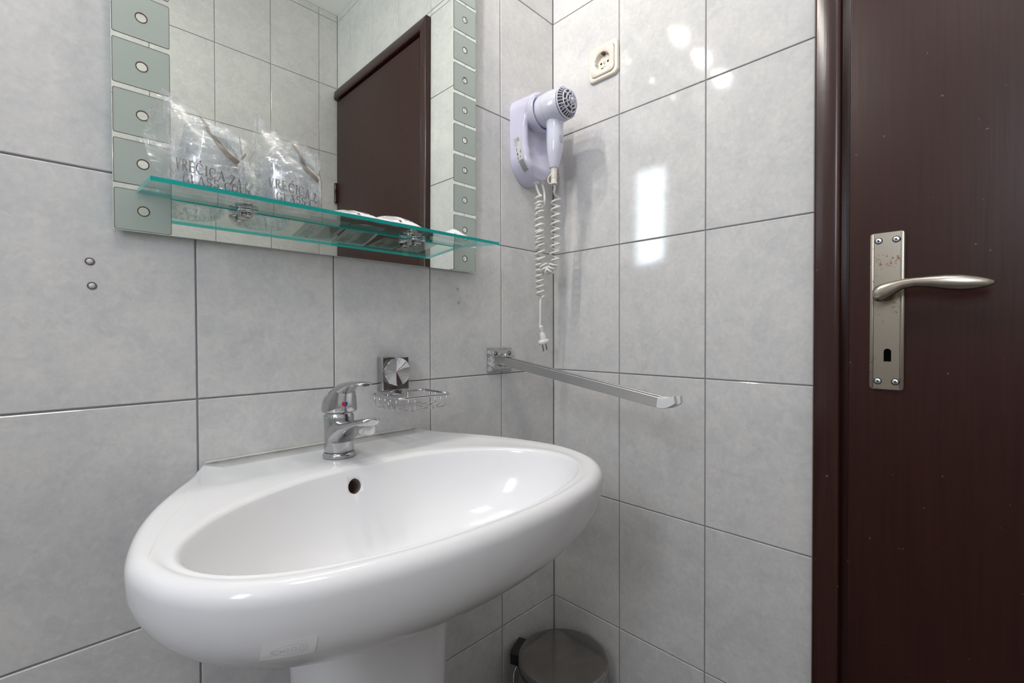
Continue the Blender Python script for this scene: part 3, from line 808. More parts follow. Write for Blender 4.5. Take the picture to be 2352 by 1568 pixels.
def inner_ring():
    # match by angle round the bowl centre
    c = (0, -.300)
    full = [(-a*1.05, b_) for a, b_ in INh]+[(a*.93, b_) for a, b_ in INh[::-1][1:]]
    def cast(ang):
        best = None; d = (cos(ang), sin(ang))
        for i in range(len(full)):
            p, q = full[i], full[(i+1) % len(full)]
            ex, ey = q[0]-p[0], q[1]-p[1]; den = d[0]*ey-d[1]*ex
            if abs(den) < 1e-9: continue
            t = ((p[0]-c[0])*ey-(p[1]-c[1])*ex)/den; s_ = ((p[0]-c[0])*d[1]-(p[1]-c[1])*d[0])/den
            if t > 0 and -1e-6 <= s_ <= 1+1e-6 and (best is None or t > best): best = t
        return (c[0]+d[0]*best, c[1]+d[1]*best)
    out = [cast(atan2(p[1]-c[1], p[0]-c[0])) for p in OUT]
    return out
INN = inner_ring()
bas = empty('wash_basin', (BX, 0, .62), label='large oval white porcelain wash basin fixed to the tiled wall', cat='wash basin')
def ring3(P, z): return [(BX+p[0], p[1]-.0012, z if not callable(z) else z(p)) for p in P]
def inset(P, Q, f): return [(p[0]+(q[0]-p[0])*f, p[1]+(q[1]-p[1])*f) for p, q in zip(P, Q)]
def inset_d(P, d):   # move in by distance d, but not at the wall
    out = []
    n = len(P)
    for i, p in enumerate(P):
        a, b_ = P[(i-1) % n], P[(i+1) % n]; tx, ty = b_[0]-a[0], b_[1]-a[1]; l = sqrt(tx*tx+ty*ty) or 1
        nx, ny = -ty/l, tx/l          # inward for this orientation
        k = min(1, max(0, -p[1]/.05))
        out.append((p[0]+nx*d*k, p[1]+ny*d*k))
    return out
# footprint where body meets the pedestal
FT = []
for i, p in enumerate(OUT):
    a = atan2(p[1]+.20, p[0]); FT.append((.088*cos(a), -.235+.09*sin(a) if sin(a) < 0 else -.235+.20*sin(a)))
R = []
zr = BZ-.016
body = [(1.0, .158), (.93, .1565), (.84, .152), (.72, .142), (.58, .124), (.44, .101), (.32, .078), (.22, .056), (.14, .038), (.075, .021), (.03, .009), (.008, .003)]
body = []
NBD = 22
for i in range(NBD):
    t = (1-i/NBD)**1.0 * pi/2      # superellipse: from bottom to rim
    hor = 1-(cos(t))**1.75; ver = sin(t)**.74
    body.append((hor, ver*.124))
for f, dz in body:
    R.append([(BX+q[0], min(q[1], -.0012) if p[1] < -.001 else -.0012, zr-dz*(1.0 if True else 1)) for p, q in zip(OUT, inset(OUT, FT, f))])
R.append(ring3(OUT, zr)); 
for a in (15, 30, 45, 60, 75, 90):
    R.append(ring3(inset_d(OUT, .0140*(1-cos(radians(a)))), zr+.016*sin(radians(a))))
TOPR = inset_d(OUT, .0140)
def deck(p):   # deck dips a little toward the bowl
    return BZ
for f in (.25, .5, .75, .9): R.append(ring3(inset(TOPR, INN, f), BZ-.0015*sin(pi*f)))
bc = (0.0, -.285)
def toward(P, f): return [(p[0]+(bc[0]-p[0])*f, p[1]+(bc[1]-p[1])*f) for p in P]
for a in (30, 60): R.append(ring3(toward(INN, .020*sin(radians(a))), BZ-.008*(1-cos(radians(a)))-.0005))
bowl = [(.024, .010), (.034, .020), (.052, .036), (.082, .054), (.135, .074), (.23, .094), (.38, .109), (.58, .120), (.72, .127), (.84, .131), (.93, .133)]
for f, dz in bowl: R.append(ring3(toward(INN, f), BZ-dz))
s = MB(); s.rings(R, 0, True, True, True)
# underside cap is the first ring, drain cap the last one
bo = s.build('basin_bowl', [PORC, PORC], bas)
CRACK = [(-0.7943, -0.0201), (-0.8165, -0.0914), (-0.826, -0.1376), (-0.8357, -0.1765), (-0.8546, -0.2159), (-0.8651, -0.2441), (-0.8727, -0.2722), (-0.8789, -0.2945)]
# overflow hole cut through the back wall of the bowl
_bv = __import__('mathutils').bvhtree.BVHTree.FromPolygons([tuple(wmat(bo) @ v.co) for v in bo.data.vertices], [tuple(p.vertices) for p in bo.data.polygons])
OV = _bv.ray_cast(Vector((-.6370, -.30, .7800)), Vector((0, 1, 0)))[0]
cutm = MB(); cutm.lathe([(.0106, -.030), (.0106, .022)], OV, (0.05, -1, .30), 28, 0, True, True, True)
cut = cutm.build('cutter', PORC)
md = bo.modifiers.new('b', 'BOOLEAN'); md.operation = 'DIFFERENCE'; md.object = cut; md.solver = 'EXACT'
bpy.context.view_layer.update()
dg = bpy.context.evaluated_depsgraph_get(); nm = bpy.data.meshes.new_from_object(bo.evaluated_get(dg))
bo.modifiers.clear()
if len(nm.polygons) > 1000: bo.data = nm
bpy.data.objects.remove(cut)
s = MB(); s.lathe([(.0105, -.026), (.0105, -.0045)], OV, (0.05, -1, .30), 24, 0)
s.lathe([(.0001, -.026), (.0105, -.026)], OV, (0.05, -1, .30), 24, 1)
s.build('overflow_hole', [mat('overflow_lining', (0.30, 0.24, 0.21), 0.4), OVBROWN], bas)
s = MB(); s.lathe([(.0001, -.004), (.018, -.004), (.0225, -.001), (.024, .0015), (.021, .003), (.017, .001), (.0001, .000)], (BX, -.285, BZ-.131), (0, 0, 1), 28); s.build('drain', CLEANCHROME, bas)
s = MB()
P = [(BX-.176+.352*k/30, -.0022, BZ+.0012+.0006*noise.noise(Vector((k*.7, 0, 0)))) for k in range(31)]
s.tube(P, lambda t: .0016+.0012*abs(noise.noise(Vector((t*22, 3, 0)))), 8); s.build('sealant', SEAL, bas)
_bt = mathutils.bvhtree.BVHTree.FromPolygons([tuple(wmat(bo) @ v.co) for v in bo.data.vertices], [tuple(p.vertices) for p in bo.data.polygons])
P = []
for x, y in CRACK:
    h_ = _bt.ray_cast(Vector((x, y, 1.0)), Vector((0, 0, -1)))
    if h_[0]: P.append(h_[0]+Vector((0, 0, -.00008)))
s = MB(); s.tube(P, .00018, 6); s.build('hairline_crack', mat('crack_line', (0.74, 0.74, 0.73), 0.5), bas)
# maker's mark: a pale square with an oval in it on the front of the bowl, pressed on by ray casting to the glaze
from mathutils.bvhtree import BVHTree
bv = BVHTree.FromObject(bo, dg) if False else BVHTree.FromPolygons([tuple(wmat(bo) @ v.co) for v in bo.data.vertices], [tuple(p.vertices) for p in bo.data.polygons])
def onbasin(x, z, off):
    h = bv.ray_cast(Vector((x, -.8, z)), Vector((0, 1, 0)))
    return (h[0]+h[1]*off*(1 if h[1].y < 0 else -1)) if h[0] else Vector((x, -.4, z))
def decal(poly, cx_, cz_, sx_, sz_, name, m_, off):
    s = MB(); n = len(poly); c = onbasin(cx_, cz_, off)
    vs = [c]
    for k in (.5, 1.0): vs += [onbasin(cx_+p[0]*sx_*k, cz_+p[1]*sz_*k, off) for p in poly]
    fs = [(0, 1+i, 1+(i+1) % n) for i in range(n)]+[(1+i, 1+n+i, 1+n+(i+1) % n, 1+(i+1) % n) for i in range(n)]
    s.add(vs, fs, 0, True); return s.build(name, m_, bas)
sq = [(-1+2*t/6, -1) for t in range(6)]+[(1, -1+2*t/6) for t in range(6)]+[(1-2*t/6, 1) for t in range(6)]+[(-1, 1-2*t/6) for t in range(6)]
MKX, MKZ = -.8090, .7530
decal(sq, MKX, MKZ, .0170, .0085, 'maker_mark', mat('mark_glaze', (0.95, 0.95, 0.95), 0.2), .0003)
s = MB()
for k in range(28):
    a0, a1 = 2*pi*k/28, 2*pi*(k+1)/28
    q = [onbasin(MKX+.0115*r_*cos(a), MKZ+.0048*r_*sin(a), .0006) for r_, a in ((1, a0), (1, a1), (.93, a1), (.93, a0))]
    s.add(q, [(0, 1, 2, 3)])
for k in range(4):
    xx = MKX-.0072+.0048*k
    for i in range(10):
        a0, a1 = 2*pi*i/10, 2*pi*(i+1)/10
        s.add([onbasin(xx+.0019*r_*cos(a), MKZ+.0022*r_*sin(a), .0006) for r_, a in ((1, a0), (1, a1), (.70, a1), (.70, a0))], [(0, 1, 2, 3)])
s.build('maker_print', mat('mark_print', (0.80, 0.80, 0.80), 0.2), bas)

ped = empty('basin_pedestal', (BX, -.17, 0), label='white porcelain pedestal column standing under the wash basin', cat='pedestal')
R = []
for z, k in ((0, 1.18), (.02, 1.20), (.05, 1.12), (.15, .98), (.35, .93), (.50, .96), (.60, 1.0), (.650, 1.0), (.6655, .98)):
    ring = []
    for j in range(64):
        a = 2*pi*j/64; c_, s_ = cos(a), sin(a)
        ex = .55
        ring.append((BX-.020+.093*k*abs(c_)**ex*(1 if c_ > 0 else -1), -.190+.095*k*abs(s_)**ex*(1 if s_ > 0 else -1), z))
    R.append(ring)
s = MB(); s.rings(R, 0, True, True, True); s.build('pedestal_column', PORC, ped)

# ------------------------------------------------------------------ faucet
FX, FY, FZ = -.6240, -.0945, BZ-.001
fa = empty('basin_faucet', (FX, FY, FZ), label='chrome single-lever mixer tap standing on the back of the basin', cat='faucet')
s = MB(); s.lathe([(.0228, 0), (.0238, .001), (.0238, .0045), (.0228, .0062), (.0217, .0065), (.0215, .0078)], (FX, FY, FZ), n=40); s.build('base_ring', CHROME, fa)
# body: column leaning slightly and merging with the spout
def ell(cx_, cy_, cz_, rx, ry, n=32, tilt=0.0, sq_=1.0):
    out = []
    for j in range(n):
        a = 2*pi*j/n; c_, s_ = cos(a), sin(a)
        out.append((cx_+rx*abs(c_)**sq_*(1 if c_ > 0 else -1), cy_+ry*abs(s_)**sq_*(1 if s_ > 0 else -1), cz_+tilt*s_*ry))
    return out
s = MB(); R = []
for h, r, dy in ((.0075, .0222, 0), (.012, .0225, 0), (.025, .0220, 0), (.040, .0222, 0), (.052, .0226, 0), (.060, .0228, 0), (.064, .0222, .0), (.0665, .0205, .0), (.070, .0205, 0)):
    R.append(ell(FX, FY+dy, FZ+h, r*.965, r*.965, tilt=0))
s.rings(R, 0, True, True, True)
# spout sweeping out toward the room
sp = [(a*.84 if a < -.03 else a, b_, c_*.95, d_) for a, b_, c_, d_ in [(.004, .036, .0205, .0235), (-.006, .0365, .0225, .0230), (-.016, .0380, .0222, .0210), (-.026, .0415, .0200, .0172), (-.038, .0465, .0175, .0130), (-.054, .0515, .0155, .0098), (-.072, .0565, .0150, .0075), (-.092, .0608, .0160, .0065), (-.108, .0636, .0165, .0065), (-.118, .0650, .0158, .0064), (-.1235, .0655, .0125, .0058), (-.1255, .0656, .006, .004)]]
R = []
for i, (dy, h, rx, rz) in enumerate(sp):
    ring = []
    th = .25
    for j in range(28):
        a = 2*pi*j/28; c_, s_ = cos(a), sin(a)
        x = rx*abs(c_)**.8*(1 if c_ > 0 else -1); z = rz*abs(s_)**.8*(1 if s_ > 0 else -1)
        ring.append((FX+x, FY+dy-z*sin(th), FZ+h+z*cos(th)))
    R.append(ring)
s.rings(R, 0, True, True, True)
s.build('faucet_body', CHROME, fa)
s = MB(); s.lathe([(.0118, .004), (.0128, 0), (.0128, -.009), (.0118, -.0115), (.0100, -.0118), (.0095, -.009), (.0001, -.009)], (FX, FY-.0895, FZ+.0600), (0, -.22, 1), 28); s.build('aerator', CHROME, fa)
s = MB(); s.lathe([(.0205, .0695), (.0205, .0715)], (FX, FY, FZ), n=30)
s.build('collar_gap', mat('dark_steel', (0.16, 0.16, 0.17), 0.25, 1.0), fa)
# lever cap
s = MB(); R = []
cap = [(0, .0700, .0248, .0255, 0), (0, .0720, .0258, .0262, 0), (0, .078, .0256, .0262, 0), (-.001, .085, .0246, .0258, .03), (-.003, .092, .0226, .0250, .10), (-.006, .0975, .0196, .0240, .22),
       (-.010, .1020, .0165, .0225, .34), (-.016, .1060, .0135, .0200, .42), (-.024, .1095, .0108, .0165, .45)]
for dy, h, rx, ry, tl in cap: R.append(ell(FX, FY+dy-.002, FZ+h, rx, ry, 32, -tl))
s.rings(R, 0, True, True, True)
R = []
for dy, h, rx, rz in ((-.004, .0960, .0185, .010), (-.020, .1020, .0165, .0115), (-.036, .1075, .0140, .0090), (-.052, .1125, .0120, .0062), (-.068, .1160, .0112, .0042), (-.084, .1180, .0120, .0034), (-.096, .1182, .0125, .0032), (-.1035, .1178, .0105, .0030), (-.1065, .1175, .006, .002)):
    R.append([(FX+rx*cos(2*pi*j/24), FY+dy*.83, FZ+h-.0015*(-dy/.1)+rz*sin(2*pi*j/24)) for j in range(24)])
s.rings(R, 0, True, True, True)
s.build('faucet_lever', CHROME, fa)
# red / blue dot on the front of the cap, facing the room
dc = Vector((FX-.0035, FY-.0275, FZ+.0835)); dn = Vector((-.12, -1, .12)).normalized(); du = Vector((1, 0, 0)); du = (du-dn*du.dot(dn)).normalized(); dv = dn.cross(du)
for sgn, mm, nm_ in ((-1, REDM, 'red_dot'), (1, BLUEM, 'blue_dot')):
    s = MB(); poly = [(.0042*cos(a)*1, .0042*sin(a)) for a in [radians((90 if sgn < 0 else -90)+180*k/14) for k in range(15)]]
    s.prism(poly, dc+dn*.0005, du, dv*(-1 if False else 1), dn*.0008); s.build(nm_, mm, fa)
s = MB()
for k in range(20):
    a = radians(165+k*3.4+random.uniform(-2, 2)); hh = random.uniform(.0005, .0016)
    p = Vector((FX+.0222*cos(a), FY+.0222*sin(a), FZ+.0630+random.uniform(-.0012, .0012)))
    s.box(p.x-.001, p.x+.001, p.y-.001, p.y+.001, p.z-hh/2, p.z+hh/2, .0003)
so = s.build('limescale_crust', GREENLIME, fa); so['kind'] = 'stuff'

# ------------------------------------------------------------------ soap dish
sd = empty('wire_soap_dish', (-.482, -.001, .885), label='chrome wire soap basket on a square wall plate beside the tap', cat='soap dish')
s = MB(); s.box(-.5085, -.4520, -.0190, -.0005, .8880, .9500, .0012)
s.build('wall_plate', CHROME, sd)
s = MB(); s.box(-.5060, -.4535, -.0195, -.0189, .8895, .9485); s.build('brushed_face', mat('brushed_steel', (0.22, 0.21, 0.20), 0.32, 1.0), sd)
s = MB(); s.lathe([(.0262, -.0190), (.0266, -.0260), (.0258, -.0272), (.0246, -.0266), (.0001, -.0202)], (-.480, 0, .9225), (0, 1, 0), 48)
s.build('round_cap', CLEANCHROME, sd, auto=20)
s = MB(); s.box(-.4935, -.4690, -.0300, -.0190, .8800, .8905, .0012); s.build('hook_tab', CHROME, sd)
Q = [(-.4800, -.0655)]
bx0, bx1, by0, by1, bzr = -.5330, -.4270, -.1170, -.0240, .8850
def basket(w, d, r, z, drop=0): return [Vector(((bx0+bx1)/2+p[0], (by0+by1)/2+p[1], z-drop)) for p in rrect(w, d, r, 6)]
s = MB(); lp = basket(bx1-bx0, by1-by0, .012, bzr); s.tube(lp+lp[:2], .0023, 10); s.build('basket_rim', CLEANCHROME, sd)
zb = bzr-.0230
for k in range(5):
    y = by0+.0105+(by1-by0-.021)*k/4
    P = [(bx0+.0008, y, bzr), (bx0+.0018, y, bzr-.014), (bx0+.0045, y, zb+.002), (bx0+.010, y, zb)]+[(bx0+.010+(bx1-bx0-.020)*t/6, y, zb) for t in range(1, 7)]+[(bx1-.0045, y, zb+.002), (bx1-.0018, y, bzr-.014), (bx1-.0008, y, bzr)]
    s = MB(); s.tube(P, .00095, 6); s.build('basket_wire', CLEANCHROME, sd)
for x in (bx0+.032, bx1-.032):
    P = [(x, by0+.0008, bzr), (x, by0+.0018, bzr-.014), (x, by0+.004, zb-.000), (x, by0+.010, zb-.0019)]+[(x, by0+.010+(by1-by0-.020)*t/6, zb-.0019) for t in range(1, 7)]+[(x, by1-.004, zb), (x, by1-.0018, bzr-.014), (x, by1-.0008, bzr)]
    s = MB(); s.tube(P, .00095, 6); s.build('basket_wire', CLEANCHROME, sd)

# ------------------------------------------------------------------ towel rail
tr = empty('towel_rail', (-.197, 0, .933), label='swivel towel rail with two flat aluminium arms and white end caps', cat='towel rail')
s = MB(); X0, X1, Z0, Z1 = -.2345, -.1590, .9040, .9605
o1 = [(X0, Z0), (X1, Z0), (X1, Z1), (X0, Z1)]; o2 = [(X0+.010, Z0+.009), (X1-.010, Z0+.009), (X1-.010, Z1-.009), (X0+.010, Z1-.009)]
s.rings([[(p[0], 0, p[1]) for p in o1], [(p[0], -.002, p[1]) for p in o1], [(p[0], -.0130, p[1]) for p in o2]], 0, False, True, True)
s.box(-.2140, -.1790, -.032, -.0120, .9215, .9250, .0008); s.box(-.2140, -.1790, -.032, -.0120, .9395, .9430, .0008)
s.build('wall_plate', WORN, tr)
for x in (-.2190, -.1760):
    s = MB(); c = (x, -.0130, .9475)
    s.lathe([(.0046, .0002), (.0046, -.0006), (.0036, -.0008), (.0036, .0)], c, (0, 1, 0), 18, mi=1)
    s.lathe([(.0036, -.0002), (.0032, -.0014), (.0001, -.0017)], c, (0, 1, 0), 18)
    for a in (.3, .3+pi/2): s.prism([(-.0021, -.0005), (.0021, -.0005), (.0021, .0005), (-.0021, .0005)], (x, -.0148, .9475), (cos(a), 0, sin(a)), (-sin(a), 0, cos(a)), (0, -.0003, 0), mi=1)
    s.build('screw', [CHROME, DARK], tr)
RA = Vector((-.2, -.012, .9325)); RB = Vector((-.2, -.406, .8752)); rd = (RB-RA).normalized(); rup = Vector((1, 0, 0)).cross(rd); rup = rup if rup.z > 0 else -rup
for k, xo in enumerate((-.0072, .0072)):
    s = MB(); w, h = .0038, .0090
    prof = [(-w, -h), (w, -h), (w, h), (w*.45, h), (w*.40, h-.0014), (-w*.40, h-.0014), (-w*.45, h), (-w, h)]
    # slightly bulged faces
    prof = [(-w*.85, -h), (w*.85, -h), (w, -h*.94), (w, h*.94), (w*.85, h), (w*.40, h), (w*.36, h-.0012), (-w*.36, h-.0012), (-w*.40, h), (-w*.85, h), (-w, h*.94), (-w, -h*.94)]
    yaw_off = Vector((.0012*(-1 if k == 0 else 1), 0, 0))
    A = RA+Vector((xo, 0, 0)); B = RB+Vector((xo*1.05, 0 if k == 0 else -.003, 0 if k == 0 else -.0005))
    s.rings([[A+Vector((p[0], 0, 0))+rup*p[1] for p in prof], [B+Vector((p[0], 0, 0))+rup*p[1] for p in prof]], 0, False, True, True)
    arm = s.build('rail_arm', ALU, tr, auto=30)
    # end cap bending upward
    s = MB(); R = []
    for dl, dz, kx, kh in ((-.001, 0, 1.05, 1.03), (.004, .000, 1.25, 1.05), (.009, .0006, 1.3, 1.04), (.015, .0024, 1.3, .98), (.021, .0054, 1.3, .90), (.027, .0092, 1.25, .80), (.030, .0114, 1.1, .70)):
        lean = dz*26
        c = B+rd*dl+Vector((0, 0, dz))
        tang = (rd+Vector((0, 0, lean*.9/1))).normalized() if dz > 0 else rd
        up_ = Vector((1, 0, 0)).cross(tang); up_ = up_ if up_.z > 0 else -up_
        R.append([c+Vector((p[0]*kx, 0, 0))+up_*p[1]*kh for p in [(-w, -h*.9), (-w*.5, -h), (w*.5, -h), (w, -h*.9), (w*1.05, 0), (w, h*.9), (w*.5, h), (-w*.5, h), (-w, h*.9), (-w*1.05, 0)]])
    s.rings(R, 0, True, True, True); s.build('end_cap', WHITEPL, tr, auto=50)
s = MB(); s.lathe([(.0001, .9165), (.0042, .9170), (.0046, .9190), (.0046, .9450), (.0040, .9470), (.0001, .9475)], (-.197, -.0215, 0), (0, 0, 1), 18); s.build('hinge_pin', WORN, tr)

# ------------------------------------------------------------------ socket
so_ = empty('power_socket', (0, -.160, 1.636), label='cream round-pin power socket on the right wall near the corner', cat='socket')
SY, SZ = -.1597, 1.6355
def sq_ring(w, x, r): return [(x, SY+p[0], SZ+p[1]) for p in rrect(w, w, r, 6)]
s = MB(); s.rings([sq_ring(.0800, -.0003, .012), sq_ring(.0810, -.003, .0125), sq_ring(.0800, -.0075, .012), sq_ring(.0770, -.0090, .011), sq_ring(.0700, -.0085, .011), sq_ring(.0640, -.0082, .011)], 0, True, True, False)
s.build('socket_frame', CREAM, so_)
# face plate with round well
n = 48
def rr_pts(w, r, n):   # points at equal angles on a rounded square
    out = []
    for j in range(n):
        a = 2*pi*j/n; c_, s_ = cos(a), sin(a); k = 6.0
        out.append((w/2*abs(c_)**(2/k)*(1 if c_ > 0 else -1)/1, w/2*abs(s_)**(2/k)*(1 if s_ > 0 else -1)))
    return out
P1 = rr_pts(.0635, .01, n); P2 = rr_pts(.0600, .01, n)
cirs = lambda r, x: [(x, SY+r*cos(2*pi*j/n), SZ+r*sin(2*pi*j/n)) for j in range(n)]
s = MB(); s.rings([[(-.0080, SY+p[0], SZ+p[1]) for p in P1], [(-.0110, SY+p[0], SZ+p[1]) for p in P1], [(-.0125, SY+p[0], SZ+p[1]) for p in P2], cirs(.0215, -.0122), cirs(.0203, -.0112), cirs(.0195, .0005), cirs(.0001, .0005)], 0, True)
s.build('socket_face', CREAM, so_, auto=40)
s = MB()
for dy in (-.0095, .0095): s.lathe([(.0001, -.0003), (.0026, -.0003)], (0, SY+dy, SZ), (1, 0, 0), 16)
s.lathe([(.0001, -.0003), (.0012, -.0003)], (0, SY-.001, SZ-.0095), (1, 0, 0), 12)
s.build('pin_hole', DARK, so_)
s = MB(); s.lathe([(.0001, -.0012), (.0026, -.0010), (.0030, .0)], (0, SY, SZ-.001), (1, 0, 0), 14); s.build('centre_screw', ZINC, so_)
for sg in (1, -1):
    s = MB(); s.box(-.0105, -.0002, SY-.0032, SY+.0032, SZ+sg*.0182-.0014, SZ+sg*.0182+.0014, .0004)
    s.build('earth_clip', mat('earth_metal', (0.10, 0.06, 0.03), 0.4, 0.6), so_)
for sg in (1, -1):
    s = MB(); s.box(-.0110, -.0002, SY+sg*.0190-.0012, SY+sg*.0190+.0010, SZ-.0016, SZ+.0016, .0003)
    s.build('guide_rib', CREAM, so_)

# ------------------------------------------------------------------ hair dryer and its wall holder
HX = -.1050
ho = empty('dryer_holder', (HX, 0, 1.352), label='lilac-white moulded wall holder with rating label and plug cord, in the corner', cat='holder')
# outline in x,z of the holder and its depth profile
def hold_half(z):   # half width
    t = (z-1.352)/.205
    if t < .30: return .006+.048*sin(pi/2*min(1, max(0, t/.30)))**.62
    if t < .80: return .054+.001*sin((t-.3)*4)
    u = (t-.80)/.20; return .055*sqrt(max(0, 1-(u*.93)**2.6))
def hold_depth(z):
    pts = [(1.352, .030), (1.362, .047), (1.385, .052), (1.410, .0485), (1.44, .0445), (1.475, .044), (1.50, .050), (1.522, .062), (1.540, .072), (1.552, .070), (1.557, .058)]
    for i in range(len(pts)-1):
        if pts[i][0] <= z <= pts[i+1][0]:
            q = (z-pts[i][0])/(pts[i+1][0]-pts[i][0]); q = q*q*(3-2*q); return pts[i][1]*(1-q)+pts[i+1][1]*q
    return pts[-1][1]
R = []
NZ = 44
for i in range(NZ+1):
    z = 1.352+.205*(i/NZ); hwid = hold_half(z); d = hold_depth(z)
    ring = []
    # back left corner -> along side to front -> front face (scooped) -> back right
    rc = min(.012, hwid*.45)
    def pt(x, y): ring.append((HX+x, -.0008-y, z))
    scoop = .016*math.exp(-((z-1.455)/.052)**2)
    for k in range(6): pt(-hwid-.000+.003*(k/5), (d-rc)*k/5)
    for k in range(1, 7):
        a = pi/2*k/6; pt(-hwid+.003+rc*(1-cos(a)), d-rc+rc*sin(a))
    for k in range(1, 14):
        q = k/14; x = (-hwid+.003+rc)+2*(hwid-.003-rc)*q; pt(x, d-scoop*sin(pi*q)**1.0)
    for k in range(6, 0, -1):
        a = pi/2*k/6; pt(hwid-.003-rc*(1-cos(a)), d-rc+rc*sin(a))
    for k in range(5, -1, -1): pt(hwid-.003*(k/5), (d-rc)*k/5)
    R.append(ring)
# leave the crown rounded
s = MB(); s.rings(R, 0, True, True, True); s.build('holder_shell', LILAC, ho, auto=60)
# nozzle collar
DC = Vector((-.1165, -.132, 1.5085))     # centre of grille rim
NX = Vector((-.1165, -.060, 1.5085))
s = MB(); s.lathe([(.0350, .030), (.0415, .012), (.0420, .004), (.0405, -.0005), (.0378, .002), (.0368, .014), (.0355, .03)], (NX.x, NX.y-.012, NX.z), (0, 1, 0), 40); s.build('nozzle_cradle', LILAC, ho)
# rating label on the side
xs = -.1604
s = MB()
lab = [(-.0110, 1.4550), (-.0285, 1.4545), (-.0480, 1.3740), (-.0300, 1.3715)]
def side_x(y, z):
    hwid = hold_half(z); d = hold_depth(z); rc = min(.012, hwid*.45)
    q = min(1, max(0, -y/(d-rc))); return HX-hwid+.003*q
def lab_pt(u, v, off=.0006):   # u across, v down
    y = (lab[0][0]*(1-u)+lab[1][0]*u)*(1-v)+(lab[3][0]*(1-u)+lab[2][0]*u)*v; z = (lab[0][1]*(1-u)+lab[1][1]*u)*(1-v)+(lab[3][1]*(1-u)+lab[2][1]*u)*v
    hwid = hold_half(z); d = hold_depth(z); rc = min(.012, hwid*.45)
    if -y > d-rc:
        a = min(1, (-y-(d-rc))/rc); x = HX-hwid+.003+rc*(1-sqrt(max(0, 1-a*a)))
    else: x = side_x(y, z)
    return Vector((x-off, y, z))
for i in range(12):
    for j in range(3):
        s.add([lab_pt(j/3, i/12), lab_pt((j+1)/3, i/12), lab_pt((j+1)/3, (i+1)/12), lab_pt(j/3, (i+1)/12)], [(0, 1, 2, 3)])
lo = s.build('rating_label', LABELG, ho)
s = MB()
def lbar(u0, u1, v0, v1): s.add([lab_pt(u0, v0, .0009), lab_pt(u1, v0, .0009), lab_pt(u1, v1, .0009), lab_pt(u0, v1, .0009)], [(0, 1, 2, 3)])
random.seed(4)
for k in range(5):
    v = .02
    while v < .13: l = random.uniform(.008, .02); lbar(.52+.09*k, .56+.09*k, v, v+l); v += l+.006
for v0 in (.37, .43):     # the C and E of the conformity mark, reading down the label
    for k in range(8):
        a0, a1 = radians(100+200*k/8)-pi/2, radians(100+200*(k+1)/8)-pi/2
        q = [( .72+.16*r_*sin(a), v0+.030-.030*r_*cos(a-pi/2+pi/2)) for r_, a in ((1, a0), (1, a1), (.74, a1), (.74, a0))]
        s.add([lab_pt(a, b_, .0009) for a, b_ in q], [(0, 1, 2, 3)])
lbar(.69, .75, .43, .46)
for k in range(16):       # round 'read the book' sign
    a0, a1 = 2*pi*k/16, 2*pi*(k+1)/16
    s.add([lab_pt(.28+.22*r_*cos(a), .20+.055*r_*sin(a), .0009) for r_, a in ((1, a0), (1, a1), (.86, a1), (.86, a0))], [(0, 1, 2, 3)])
lbar(.16, .20, .30, .42); lbar(.22, .25, .31, .41); lbar(.14, .32, .455, .50); lbar(.10, .30, .51, .53); lbar(.12, .20, .57, .64)
lbar(.52, .56, .55, .60); lbar(.60, .64, .55, .60); lbar(.10, .42, .05, .058); lbar(.10, .42, .11, .118); lbar(.10, .13, .05, .118); lbar(.39, .42, .05, .118)
for k in range(9):
    v = .67
    while v < .96: l = random.uniform(.01, .03); lbar(.10+.09*k, .15+.09*k, v, v+l); v += l+.007
s.build('label_print', INK, lo)
s = MB(); s.lathe([(.0001, -.0004), (.0018, -.0004), (.0018, .0006)], (HX-.022, -hold_depth(1.397)+.0062, 1.397), (0, 1, 0), 12); s.build('vent_hole', DARK, ho)
G1 = Vector((-.1060, -.0350, 1.3560)); G2 = Vector((-.0870, -.0370, 1.3600))
for g in (G1, G2):
    s = MB(); s.lathe([(.0035, .006), (.0068, .001), (.0070, -.0015), (.0050, -.0030), (.0026, -.0022)], g, (0, .1, 1), 20); s.build('cord_grommet', CREAM, ho)

def coil(pts, turns, rad, wr, per=16, start=0.0, r_end=None):
    """helical cord around polyline pts"""
    P = [Vector(p) for p in pts]; L = [0]
    for i in range(1, len(P)): L.append(L[-1]+(P[i]-P[i-1]).length)
    def at(t):
        d = t*L[-1]
        for i in range(1, len(P)):
            if d <= L[i] or i == len(P)-1:
                q = (d-L[i-1])/(L[i]-L[i-1]); return P[i-1].lerp(P[i], q), (P[i]-P[i-1]).normalized()
    out = []; u = Vector((1, .3, 0)).normalized(); n = int(turns*per)
    _, t0 = at(0)
    tprev = t0
    for k in range(n+1):
        t = k/n; p, tg = at(t)
        p2, tg2 = at(min(1, t+.02)); tg = (tg+tg2+tprev*2).normalized(); tprev = tg
        u = (u-tg*u.dot(tg)).normalized(); w = tg.cross(u); a = 2*pi*turns*t+start
        out.append(p+(u*cos(a)+w*sin(a))*rad)
    return out
def smooth(P, it=2):
    for _ in range(it):
        Q_ = [P[0]]
        for i in range(len(P)-1): Q_ += [P[i].lerp(P[i+1], .25), P[i].lerp(P[i+1], .75)]
        P = Q_+[P[-1]]
    return P
WR = .0027
# cord of the holder: grommet -> coil -> plug
c1 = coil([(-.1020, -.042, 1.322), (-.1040, -.042, 1.26), (-.1010, -.041, 1.18), (-.0985, -.040, 1.125), (-.0965, -.040, 1.082)], 18, .0086, WR, 16, 2.0)
